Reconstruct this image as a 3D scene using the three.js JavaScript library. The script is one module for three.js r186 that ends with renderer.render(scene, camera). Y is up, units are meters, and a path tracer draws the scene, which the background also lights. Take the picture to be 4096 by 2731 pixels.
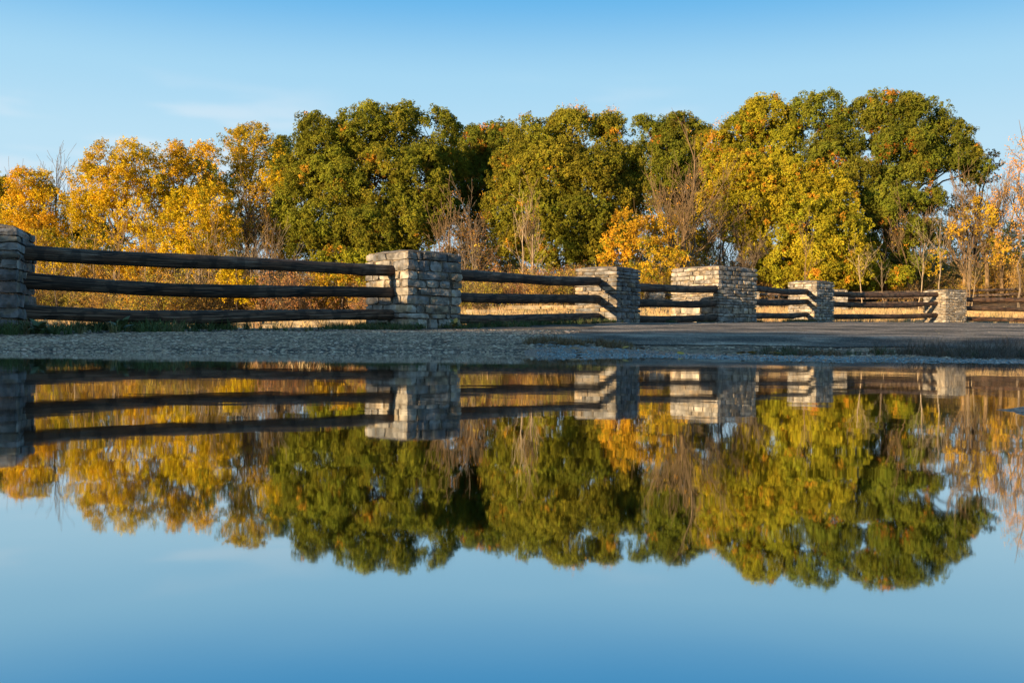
import * as THREE from 'three';
import { mergeGeometries, mergeVertices, toCreasedNormals } from 'three/addons/utils/BufferGeometryUtils.js';

// ---------------------------------------------------------------- camera
const scene = new THREE.Scene();
const camera = new THREE.PerspectiveCamera(36.87, 1024 / 682, 0.05, 1500);
camera.position.set(0, 0.137, 0);
camera.rotation.set(-0.0055, 0, 0.0075, 'YXZ');
const renderer = new THREE.WebGLRenderer();
renderer.toneMapping = THREE.LinearToneMapping;
const EXPOSURE = 2.45;
renderer.toneMappingExposure = EXPOSURE;
renderer.shadowMap.enabled = true;

// ---------------------------------------------------------------- helpers: chance, noise
function mulberry(a) { return () => { a |= 0; a = a + 0x6D2B79F5 | 0; let t = Math.imul(a ^ a >>> 15, 1 | a); t = t + Math.imul(t ^ t >>> 7, 61 | t) ^ t; return ((t ^ t >>> 14) >>> 0) / 4294967296; }; }
const clamp = (v, a = 0, b = 1) => Math.min(b, Math.max(a, v));
const lerp = (a, b, t) => a + (b - a) * t;
const smooth = (a, b, v) => { const t = clamp((v - a) / (b - a)); return t * t * (3 - 2 * t); };
function hash(x, y, z) { let h = Math.imul(x, 374761393) ^ Math.imul(y, 668265263) ^ Math.imul(z, 2147483647 ^ 1274126177); h = Math.imul(h ^ h >>> 13, 1274126177); return ((h ^ h >>> 16) >>> 0) / 4294967296; }
function vnoise(x, y, z = 0, per = 0) {
  const xi = Math.floor(x), yi = Math.floor(y), zi = Math.floor(z); let fx = x - xi, fy = y - yi, fz = z - zi;
  fx = fx * fx * (3 - 2 * fx); fy = fy * fy * (3 - 2 * fy); fz = fz * fz * (3 - 2 * fz);
  const w = per ? (v) => ((v % per) + per) % per : (v) => v;
  const x0 = w(xi), x1 = w(xi + 1), y0 = w(yi), y1 = w(yi + 1);
  const g = (zz) => lerp(lerp(hash(x0, y0, zz), hash(x1, y0, zz), fx), lerp(hash(x0, y1, zz), hash(x1, y1, zz), fx), fy);
  return fz === 0 ? g(zi) : lerp(g(zi), g(zi + 1), fz);
}
function fbm(x, y, oct = 4, per = 0, z = 0) { let s = 0, a = 0.5, n = 0, f = 1; for (let i = 0; i < oct; i++) { s += a * vnoise(x * f, y * f, z + i * 17, per ? per * f : 0); n += a; a *= 0.5; f *= 2; } return s / n; }

function vnoise2(x, y, z, px, py) { const xi = Math.floor(x), yi = Math.floor(y); let fx = x - xi, fy = y - yi; fx = fx * fx * (3 - 2 * fx); fy = fy * fy * (3 - 2 * fy); const w = (v, p) => ((v % p) + p) % p, x0 = w(xi, px), x1 = w(xi + 1, px), y0 = w(yi, py), y1 = w(yi + 1, py); return lerp(lerp(hash(x0, y0, z), hash(x1, y0, z), fx), lerp(hash(x0, y1, z), hash(x1, y1, z), fx), fy); }
function tfbm(u, v, px, py, oct, z) { let s = 0, a = .5, n = 0, f = 1; for (let i = 0; i < oct; i++) { s += a * vnoise2(u * px * f, v * py * f, z + i * 17, px * f, py * f); n += a; a *= .5; f *= 2; } return s / n; }

// ---------------------------------------------------------------- sky and sun
const SUN = new THREE.Vector3(-0.708, 0.122, 0.696).normalize(); // low, behind the camera to the left
{
  const W = 2048, H = 1024, d = new Float32Array(W * H * 4);
  let CIRRUS = 0, best = -1; for (let c = 0; c < 40; c++) { const at = (u, e) => fbm(u * .3 + c * .7, e * .9 * .14 + 3, 3, 0); const m = at(11.5, 11) + at(13, 11) + at(14, 10.5) - at(17, 12) - at(19, 12) - at(20.5, 12); if (m > best) { best = m; CIRRUS = c * .7; } } // which stretch of drifting cirrus stands over the left of the wood
  // linear colours by elevation in degrees
  const stops = [[-90, .30, .30, .28], [-2, .50, .60, .66], [0, .60, .76, .88], [5, .56, .77, .91], [10, .51, .76, .92], [14, .39, .685, .905], [18.5, .135, .47, .84], [30, .115, .36, .66], [50, .11, .285, .51], [90, .11, .245, .43]];
  for (let j = 0; j < H; j++) {
    const el = (j + 0.5) / H * 180 - 90; let k = 0; while (k < stops.length - 2 && el > stops[k + 1][0]) k++;
    const a = stops[k], b = stops[k + 1], t = smooth(0, 1, (el - a[0]) / (b[0] - a[0])) * 0.35 + clamp((el - a[0]) / (b[0] - a[0])) * 0.65;
    for (let i = 0; i < W; i++) {
      const o = (j * W + i) * 4; let r = lerp(a[1], b[1], t), g = lerp(a[2], b[2], t), bl = lerp(a[3], b[3], t);
      if (el > 2 && el < 24) { // thin streaks of cirrus
        const u = i / W * 64, v = el * 0.9;
        const m = smooth(.44, .62, fbm(u * .3 + CIRRUS, v * .14 + 3, 3, 0)) * smooth(.44, .72, fbm(u * .9 + v * .2, v * 1.5, 5, 0, 5)) * smooth(5, 8, el) * smooth(15, 10, el) * .5;
        r = lerp(r, .82, m); g = lerp(g, .88, m); bl = lerp(bl, .94, m);
      }
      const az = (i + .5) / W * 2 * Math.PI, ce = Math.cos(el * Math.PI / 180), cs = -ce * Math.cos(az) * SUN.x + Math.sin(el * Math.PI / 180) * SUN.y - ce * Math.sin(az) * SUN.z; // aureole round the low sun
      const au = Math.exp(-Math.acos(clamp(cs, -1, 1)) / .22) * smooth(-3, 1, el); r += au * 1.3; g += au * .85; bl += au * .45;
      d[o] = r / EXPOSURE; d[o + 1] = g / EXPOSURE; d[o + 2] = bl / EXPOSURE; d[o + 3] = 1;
    }
  }
  const tex = new THREE.DataTexture(d, W, H, THREE.RGBAFormat, THREE.FloatType);
  tex.mapping = THREE.EquirectangularReflectionMapping; tex.magFilter = tex.minFilter = THREE.LinearFilter; tex.needsUpdate = true;
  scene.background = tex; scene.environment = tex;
  scene.backgroundIntensity = 1; scene.environmentIntensity = 1;
}
const sun = new THREE.DirectionalLight(new THREE.Color().setRGB(1, .70, .385), 5);
sun.position.copy(SUN).multiplyScalar(150); sun.target.position.set(0, 0, -35);
sun.position.add(sun.target.position);
sun.castShadow = true; sun.shadow.mapSize.set(4096, 4096);
Object.assign(sun.shadow.camera, { left: -60, right: 60, top: 40, bottom: -40, near: 1, far: 320 });
scene.add(sun, sun.target);

// ---------------------------------------------------------------- helpers: objects
const taken = {};
function numbered(n) { taken[n] = (taken[n] ?? -1) + 1; return taken[n] ? `${n}_${String(taken[n]).padStart(3, '0')}` : n; }
function fin(m) { m.castShadow = m.receiveShadow = true; return m; }
function thing(name, label, category, x = 0, y = 0, z = 0, group) {
  const o = new THREE.Group(); o.name = numbered(name); o.position.set(x, y, z); o.userData = { label, category };
  if (group) o.userData.group = group; scene.add(o); return o;
}
function part(name, geo, mat, parent) { const m = fin(new THREE.Mesh(geo, mat)); m.name = name; parent.add(m); return m; }
function structure(name, geo, mat) { const m = fin(new THREE.Mesh(geo, mat)); m.name = name; m.userData = { kind: 'structure' }; scene.add(m); return m; }
const rgb = (r, g, b) => new THREE.Color().setRGB(r, g, b);
const V = (x, y, z) => new THREE.Vector3(x, y, z);

// ---------------------------------------------------------------- textures
function tex(size, fn, srgb = false) { // fn(u, v) -> [r, g, b] 0..1; u, v in pixels of the tile
  const [w, h] = Array.isArray(size) ? size : [size, size], d = new Uint8Array(w * h * 4);
  for (let y = 0; y < h; y++) for (let x = 0; x < w; x++) { const c = fn(x / w, y / h), o = (y * w + x) * 4; d[o] = clamp(c[0]) * 255; d[o + 1] = clamp(c[1]) * 255; d[o + 2] = clamp(c[2]) * 255; d[o + 3] = 255; }
  const t = new THREE.DataTexture(d, w, h, THREE.RGBAFormat); t.wrapS = t.wrapT = THREE.RepeatWrapping; t.magFilter = t.minFilter = THREE.LinearFilter;
  if (srgb) t.colorSpace = THREE.SRGBColorSpace; t.needsUpdate = true; return t;
}
const rep = (t, u, v = u) => { const c = t.clone(); c.repeat.set(u, v); c.needsUpdate = true; return c; };
const stoneMap = tex(512, (u, v) => { // pale limestone with grey lichen and rust-brown seeps
  const a = fbm(u * 6, v * 6, 5, 6), b = fbm(u * 14, v * 14, 4, 14, 40), l = smooth(.5, .66, fbm(u * 4, v * 4, 5, 4, 80)), br = smooth(.58, .72, fbm(u * 5, v * 5, 4, 5, 120));
  let k = .72 + (a - .5) * .5 + (b - .5) * .4; k *= 1 - l * .2; return [k * (1 + br * .02), k * (1 - br * .05), k * (1 - br * .16)];
}, true);
const stoneBump = tex(512, (u, v) => { const k = .55 * fbm(u * 8, v * 8, 5, 8, 7) + .3 * fbm(u * 30, v * 30, 3, 30, 9) + .15 * Math.abs(fbm(u * 5, v * 12, 3, 0, 2) - .5); return [k, k, k]; });
const wCrack = (u, v) => smooth(.05, .0, Math.abs(tfbm(u, v, 9, 2, 3, 90) - .5)) * smooth(.42, .56, tfbm(u, v, 3, 6, 2, 95));
const woodMap = tex([512, 1024], (u, v) => { // u runs round the log, v along it: grey weathered streaks over brown, dark checks and bark scraps
  const g = tfbm(u, v, 60, 5, 4, 3), w = smooth(.40, .62, tfbm(u, v, 8, 5, 4, 60) * .6 + g * .4), bark = smooth(.52, .66, tfbm(u, v, 4, 16, 5, 30)), fine = tfbm(u, v, 110, 12, 2, 44);
  const k = (.52 + (g - .5) * .8 + (fine - .5) * .4) * (1 - wCrack(u, v) * .85) * (1 - bark * .3);
  return [k * lerp(1.05, 1.2, w), k * lerp(.86, 1.15, w), k * lerp(.72, 1.1, w)];
}, true);
const woodBump = tex([512, 1024], (u, v) => { const k = .65 + .6 * (tfbm(u, v, 60, 5, 4, 3) - .5) + .25 * (tfbm(u, v, 4, 16, 5, 30) - .5) - wCrack(u, v) * .65; return [k, k, k]; });
const barkMap = tex(256, (u, v) => { const k = .55 + .7 * (fbm(u * 12, v * 3, 4, 0) - .4); return [k * 1.05, k, k * .93]; }, true);
const asphaltMap = tex(1024, (u, v) => { // worn pale asphalt, exposed chips, darker patches
  const a = fbm(u * 5, v * 5, 5, 5), s = hash(Math.floor(u * 512), Math.floor(v * 512), 5), p = fbm(u * 200, v * 200, 2, 200, 3);
  let k = .60 + (a - .5) * 1.1 + (p - .5) * .7; if (s > .965) k += .5; if (s < .04) k -= .3; return [k * 1.02, k, k * .97];
}, true);
const asphaltBump = tex(1024, (u, v) => { const k = .5 * fbm(u * 160, v * 160, 3, 160, 3) + .5 * fbm(u * 20, v * 20, 4, 20, 8); return [k, k, k]; });
const soilMap = tex(1024, (u, v) => { const a = fbm(u * 8, v * 8, 5, 8), b = fbm(u * 90, v * 90, 3, 90, 9), c = hash(Math.floor(u * 256), Math.floor(v * 256), 2); let k = .7 + (a - .5) * .8 + (b - .5) * .7 + (c > .95 ? .2 : 0); return [k, k * .985, k * .96]; }, true);
const soilBump = tex(1024, (u, v) => { const k = .5 * fbm(u * 24, v * 24, 4, 24, 5) + .5 * fbm(u * 110, v * 110, 3, 110, 6); return [k, k, k]; });
const rippleBump = tex(1024, (u, v) => { const k = .7 * fbm(u * 8, v * 8, 4, 8, 11) + .3 * fbm(u * 30, v * 30, 2, 30, 12); return [k, k, k]; });

// ---------------------------------------------------------------- terrain
// stone pillars: x, z, turn of the fence line (degrees from straight away), side, height, rail heights on arriving and leaving
const PIL = [
  { x: -5.53, z: -10.54, phi: 75, s: .95, h: 1.07, inR: [.8, .49, .17], outR: [.83, .52, .2], off: .3 },
  { x: -1.412, z: -14.57, phi: 46, s: .95, h: 1.07, inR: [.80, .48, .18], outR: [.79, .47, .16], off: .12 },
  { x: 1.836, z: -19.66, phi: 35.5, s: .9, h: 1.05, inR: [.777, .444, .12], outR: [.71, .39, .1], off: .03 },
  { x: 4.577, z: -23.25, phi: 50, s: 1.35, h: 1.24, inR: [.73, .415, .1], outR: [.82, .5, .15], off: .5 },
  { x: 8.30, z: -28.42, phi: 48, s: .88, h: 1.13, inR: [.83, .545, .21], outR: [.8, .5, .17], off: .03 },
  { x: 13.56, z: -32.08, phi: 65, s: .88, h: 1.06, inR: [.90, .62, .27], outR: [.79, .49, .17], off: 0 },
  { x: 21.1, z: -33.6, phi: 79, s: .9, h: 1.1, inR: [.8, .5, .18], outR: [.8, .5, .18], off: 0 },
];
const FENCE = [[-60, 4], [-16, 8.4], ...PIL.map((p) => [p.x, -p.z]), [40, 38], [150, 50]];
function pl(pts, v) { if (v <= pts[0][0]) return pts[0][1]; for (let i = 1; i < pts.length; i++) if (v <= pts[i][0]) { const t = (v - pts[i - 1][0]) / (pts[i][0] - pts[i - 1][0]); return lerp(pts[i - 1][1], pts[i][1], t); } return pts[pts.length - 1][1]; }
const beyond = (x, z) => -z - pl(FENCE, x);
const NEAR = [[8.3, 0], [9.3, .075], [10.5, .14], [13.9, .217], [19, .386], [22.3, .455], [27.8, .575], [31.5, .612], [40, .68], [80, .9]];
const FAR_L = [[14, .18], [22, .02], [40, .1], [46, .25], [49.5, .72], [55, 1.2], [62, 1.62], [80, 2.2], [200, 3], [900, 8]];
const FAR_C = [[18, .34], [30, .5], [44, .98], [49.5, 1.45], [62, 2.0], [80, 2.4], [200, 3.2], [900, 8]];
const FAR_R = [[27, .55], [40, 1.0], [56, 1.62], [60, 2.3], [64, 2.7], [80, 3], [200, 3.6], [900, 8]];
const shore = (x) => pl([[-8, 6.5], [-3.5, 7.2], [-1.5, 8.2], [-.3, 8.35], [.6, 7.6], [1.6, 6.7], [2.6, 6.4], [4, 6.1], [8, 6]], x) + .7 * (fbm(x * 1.1 + 30, 4, 4) - .5); // distance of the waterline
function ground(x, z) {
  const d = -z, b = beyond(x, z), s = shore(x);
  // near side: puddle basin, low gravel bank, then the slow rise to the fence
  let n;
  const right = smooth(.2, 1.6, x); // the right shore is a flat muddy margin
  const dd = d + 8.35 - s;
  const bank = pl(NEAR, Math.max(d, 8.3) < 10.2 ? lerp(dd, d, smooth(s, 10.2, d)) : d);
  if (d < s) n = -.06 * smooth(s, s - 1.6, d);
  else n = lerp(bank, Math.max(0, pl(NEAR, d) * smooth(s + 1.0, 10.5, d)), right);
  // low side banks and the land behind the camera
  const side = Math.max(smooth(7.5, 10, Math.abs(x)) * smooth(11, 6, d), smooth(-3.5, -6, d));
  n = Math.max(n, lerp(-.06, .25, side));
  // mud shoulder at the right, close to the camera
  const mud = smooth(.66, .98, x + .3 * (fbm(x * 3, z * 5, 3) - .5)) * smooth(1.1, 1.6, d) * smooth(2.5, 2.0, d + (x - 1) * .2);
  n = lerp(n, .0015 + .03 * (fbm(x * 5 + 3, z * 11, 3, 0, 21) - .5), mud * (d < s ? 1 : 0));
  const relief = (fbm(x * 1.7 + 50, z * 1.7 + 50, 4) - .5);
  n += relief * .028 * smooth(s - .3, s + .7, d) + (fbm(x * 9, z * 9, 3, 0, 4) - .5) * .014 * smooth(.2, 1.2, right + mud * 1.2) * (smooth(s - .6, s, d) * smooth(s + 2, s + .4, d) + mud);
  if (b <= 0) return n;
  const t = x / Math.max(d, 1), L = pl(FAR_L, d), C = pl(FAR_C, d), R = pl(FAR_R, d);
  let f = t < .03 ? lerp(L, C, smooth(-.17, .03, t)) : lerp(C, R, smooth(.03, .24, t));
  f += (fbm(x * .22, z * .22, 4) - .5) * .3 * smooth(1, 8, b) + relief * .05;
  return lerp(n, f, smooth(.5, 5, b));
}
const ROAD_L = (d) => pl([[8, .1], [9.5, .35], [11, 0], [13, .5], [16, .55], [18.5, 1.1]], d) ;
function zoneColor(x, z) {
  const d = -z, b = beyond(x, z), n1 = fbm(x * .8, z * .8, 4), n2 = fbm(x * 3.1, z * 3.1, 3, 0, 9);
  const gravel = [.34, .25, .165], soil = [.115, .09, .065], mud = [.10, .085, .072], meadow = [.50, .37, .19], litter = [.22, .125, .05], rock = [.50, .42, .28];
  const mix = (a, c, t) => [lerp(a[0], c[0], t), lerp(a[1], c[1], t), lerp(a[2], c[2], t)];
  let c = gravel;
  c = mix(c, soil, smooth(-2.2, -.9, b + (n2 - .5) * 1.4) * smooth(3.5, .5, x));
  c = mix(c, mud, smooth(shore(x) + .5, shore(x) - .05, d + (n2 - .5) * .5));
  if (b > -.4) {
    let m = mix(meadow, [.30, .24, .09], smooth(.45, .7, n1)); m = mix(m, rock, smooth(.55, .72, n2) * .6);
    m = mix(m, litter, smooth(52, 60, d + (n1 - .5) * 10));
    c = mix(c, m, smooth(-.2, 1.6, b + (n2 - .5) * 1.2));
  }
  return c;
}
{
  const axis = (a, b, s0, grow, lo, hi) => { const o = []; for (let v = a; v <= b + 1e-6; v += s0) o.push(v); let s = s0, v = b; while (v < hi) { s *= grow; v += s; o.push(v); } s = s0; v = a; while (v > lo) { s *= grow; v -= s; o.unshift(v); } return o; };
  const xs = axis(-7, 7, .075, 1.045, -700, 700), ds = axis(5.2, 13, .07, 1.035, -60, 900);
  const nx = xs.length, nz = ds.length, P = new Float32Array(nx * nz * 3), UV = new Float32Array(nx * nz * 2), C = new Float32Array(nx * nz * 3), I = [];
  for (let j = 0; j < nz; j++) for (let i = 0; i < nx; i++) {
    const k = j * nx + i, x = xs[i], z = -ds[j]; P[k * 3] = x; P[k * 3 + 1] = ground(x, z); P[k * 3 + 2] = z; UV[k * 2] = x; UV[k * 2 + 1] = z;
    const c = zoneColor(x, z); C.set(c, k * 3);
    if (i < nx - 1 && j < nz - 1) I.push(k, k + 1, k + nx, k + 1, k + nx + 1, k + nx);
  }
  const g = new THREE.BufferGeometry(); g.setAttribute('position', new THREE.BufferAttribute(P, 3)); g.setAttribute('uv', new THREE.BufferAttribute(UV, 2)); g.setAttribute('color', new THREE.BufferAttribute(C, 3)); g.setIndex(I); g.computeVertexNormals();
  structure('ground', g, new THREE.MeshStandardMaterial({ vertexColors: true, map: rep(soilMap, .55), bumpMap: rep(soilBump, .55), bumpScale: .05, roughness: .93 }));
}
{ // worn asphalt apron between the puddle and the fence
  const P = [], UV = [], C = [], I = []; const nd = 170, nu = 90; let k = 0;
  for (let j = 0; j <= nd; j++) { const v = j / nd;
    for (let i = 0; i <= nu; i++) { const u = Math.pow(i / nu, 1.6);
      // u: left edge to far right, v: near edge to the foot of the fence
      const xr = 46 * u, x0 = .2 + .5 * (fbm(v * 9, 3, 3) - .5); const x = x0 + xr + 1.2 * v * (1 - u);
      const near = 9.6 + .9 * (fbm(x * .7, 1, 3) - .5) - .6 * smooth(2, 6, x), far = pl(FENCE, x) - .75 - .3 * fbm(x * 1.3, 8, 3);
      const d = lerp(near, Math.max(far, near + .5), Math.pow(v, 1.25)); P.push(x, ground(x, -d) + .008, -d); UV.push(x, -d); { const c = .62 + .8 * fbm(x * .5 + 4, d * .9, 4) * (.75 + .5 * fbm(x * 2.1, d * 2.6, 3, 0, 7)); C.push(c * 1.03, c, c * .96); }
      if (i < nu && j < nd) { const a = j * (nu + 1) + i; I.push(a, a + 1, a + nu + 1, a + 1, a + nu + 2, a + nu + 1); } } }
  const g = new THREE.BufferGeometry(); g.setAttribute('position', new THREE.Float32BufferAttribute(P, 3)); g.setAttribute('uv', new THREE.Float32BufferAttribute(UV, 2)); g.setAttribute('color', new THREE.Float32BufferAttribute(C, 3)); g.setIndex(I); g.computeVertexNormals();
  structure('asphalt_road', g, new THREE.MeshStandardMaterial({ vertexColors: true, color: rgb(.46, .40, .335), map: rep(asphaltMap, .4), bumpMap: rep(asphaltBump, .4), bumpScale: .05, roughness: .9 }));
}
{ // wet mud along the right waterline and on the shoulder beside the camera
  const m = new THREE.MeshStandardMaterial({ color: rgb(.10, .085, .07), map: rep(soilMap, .8), bumpMap: rep(soilBump, 1.1), bumpScale: .07, roughness: .3 });
  const sheet = (x0, x1, near, far, nx, nd) => { const P = [], UV = [], I = []; for (let j = 0; j <= nd; j++) for (let i = 0; i <= nx; i++) { const x = lerp(x0, x1, i / nx), d = lerp(near(x), far(x), j / nd); P.push(x, ground(x, -d) + .005, -d); UV.push(x, -d); if (i < nx && j < nd) { const a = j * (nx + 1) + i; I.push(a, a + 1, a + nx + 1, a + 1, a + nx + 2, a + nx + 1); } } const g = new THREE.BufferGeometry(); g.setAttribute('position', new THREE.Float32BufferAttribute(P, 3)); g.setAttribute('uv', new THREE.Float32BufferAttribute(UV, 2)); g.setIndex(I); g.computeVertexNormals(); return g; };
  structure('wet_mud_bank', sheet(.1, 7.4, (x) => shore(x) - .5, (x) => shore(x) + 1.0 + .8 * (fbm(x * 2.3, 4, 3) - .5) - .7 * smooth(.8, .1, x), 130, 26), m);
  structure('wet_mud_shoulder', sheet(.55, 2.2, () => .9, () => 2.8, 90, 110), m);
}
{ // puddle: still shallow water
  const g = new THREE.PlaneGeometry(22, 15.5, 1, 1); g.rotateX(-Math.PI / 2); g.translate(0, 0, -3.0);
  const uv = g.attributes.uv; for (let i = 0; i < uv.count; i++) uv.setXY(i, g.attributes.position.getX(i) * .35, g.attributes.position.getZ(i) * .35);
  structure('puddle_water', g, new THREE.MeshPhysicalMaterial({ color: rgb(.39, .51, .55), metalness: 1, roughness: .026, bumpMap: rippleBump, bumpScale: .0004 }));
}

// ---------------------------------------------------------------- stone pillars
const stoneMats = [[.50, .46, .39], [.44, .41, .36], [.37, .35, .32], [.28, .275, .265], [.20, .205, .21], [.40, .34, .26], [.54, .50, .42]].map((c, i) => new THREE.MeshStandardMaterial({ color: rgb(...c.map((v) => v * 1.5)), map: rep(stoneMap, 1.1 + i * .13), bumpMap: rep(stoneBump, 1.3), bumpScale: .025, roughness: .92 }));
const mortarMat = new THREE.MeshStandardMaterial({ color: rgb(.36, .31, .25), map: rep(soilMap, 1.1), bumpMap: rep(soilBump, 1.5), bumpScale: .02, roughness: .95 });
const capMat = new THREE.MeshStandardMaterial({ color: rgb(.34, .32, .29), map: rep(asphaltMap, .9), bumpMap: rep(stoneBump, 1.2), bumpScale: .02, roughness: .95 });
function stoneGeo(w, h, dp, R) { // rough split-faced block, centred
  const g0 = new THREE.BoxGeometry(w, h, dp, w > .25 ? 3 : 2, 2, 2); g0.deleteAttribute('normal'); g0.deleteAttribute('uv');
  const g = mergeVertices(g0, 1e-4), p = g.attributes.position, j = Math.min(.018, h * .14, w * .1);
  const skew = (R() - .5) * .03, bow = (R() - .3) * .008;
  for (let i = 0; i < p.count; i++) {
    let x = p.getX(i), y = p.getY(i), z = p.getZ(i); const ex = Math.abs(x) / (w / 2), ey = Math.abs(y) / (h / 2), ez = Math.abs(z) / (dp / 2);
    const corner = (ex > .9) + (ey > .9) + (ez > .9);
    if (corner >= 2) { const k = corner === 3 ? .014 : .004; x -= Math.sign(x) * (ex > .9 ? k * R() * 1.5 : 0); y -= Math.sign(y) * (ey > .9 ? k * R() : 0); z -= Math.sign(z) * (ez > .9 ? k * R() : 0); }
    if (corner === 1) { x += Math.sign(x) * (ex > .9 ? bow + .008 * R() : 0); z += Math.sign(z) * (ez > .9 ? bow + .010 * R() : 0); }
    y += skew * (x / w); p.setXYZ(i, x + (R() - .5) * j, y + (R() - .5) * j * .9, z + (R() - .5) * j);
  }
  const c = toCreasedNormals(g, .32), q = c.attributes.position, nn = c.attributes.normal, uv = new Float32Array(q.count * 2), ou = R() * 9, ov = R() * 9;
  for (let i = 0; i < q.count; i++) { const ax = Math.abs(nn.getX(i)), ay = Math.abs(nn.getY(i)), az = Math.abs(nn.getZ(i)); let u, v; if (az >= ax && az >= ay) { u = q.getX(i); v = q.getY(i); } else if (ax >= ay) { u = q.getZ(i); v = q.getY(i); } else { u = q.getX(i); v = q.getZ(i); } uv[i * 2] = u + ou; uv[i * 2 + 1] = v + ov; }
  c.setAttribute('uv', new THREE.BufferAttribute(uv, 2)); return c;
}
// nearest pillar: courses from the top, heights, and where the stones end along its two visible faces (shares of the face), with tones
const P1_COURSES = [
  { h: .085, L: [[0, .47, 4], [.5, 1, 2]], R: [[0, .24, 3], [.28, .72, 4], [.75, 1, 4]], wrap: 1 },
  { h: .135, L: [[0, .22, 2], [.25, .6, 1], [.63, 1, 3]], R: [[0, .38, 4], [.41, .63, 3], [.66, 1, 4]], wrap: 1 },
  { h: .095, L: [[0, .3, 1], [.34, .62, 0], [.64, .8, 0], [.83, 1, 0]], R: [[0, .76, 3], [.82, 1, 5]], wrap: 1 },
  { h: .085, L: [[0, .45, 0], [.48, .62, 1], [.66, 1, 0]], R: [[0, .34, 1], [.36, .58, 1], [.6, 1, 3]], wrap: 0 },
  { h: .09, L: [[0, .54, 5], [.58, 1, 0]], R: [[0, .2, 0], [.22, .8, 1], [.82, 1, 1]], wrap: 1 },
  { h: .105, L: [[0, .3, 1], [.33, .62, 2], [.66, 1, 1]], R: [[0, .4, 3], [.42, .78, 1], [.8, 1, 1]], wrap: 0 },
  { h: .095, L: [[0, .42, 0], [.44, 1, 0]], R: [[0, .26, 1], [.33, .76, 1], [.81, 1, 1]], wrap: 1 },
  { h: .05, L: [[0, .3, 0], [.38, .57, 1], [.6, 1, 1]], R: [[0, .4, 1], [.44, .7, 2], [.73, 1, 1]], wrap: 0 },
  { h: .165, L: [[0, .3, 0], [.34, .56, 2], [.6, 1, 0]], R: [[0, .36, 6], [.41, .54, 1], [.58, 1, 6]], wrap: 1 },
  { h: .1, L: [[0, .3, 1], [.34, .52, 1], [.55, 1, 1]], R: [[0, .43, 1], [.5, 1, 2]], wrap: 0 },
];
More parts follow.
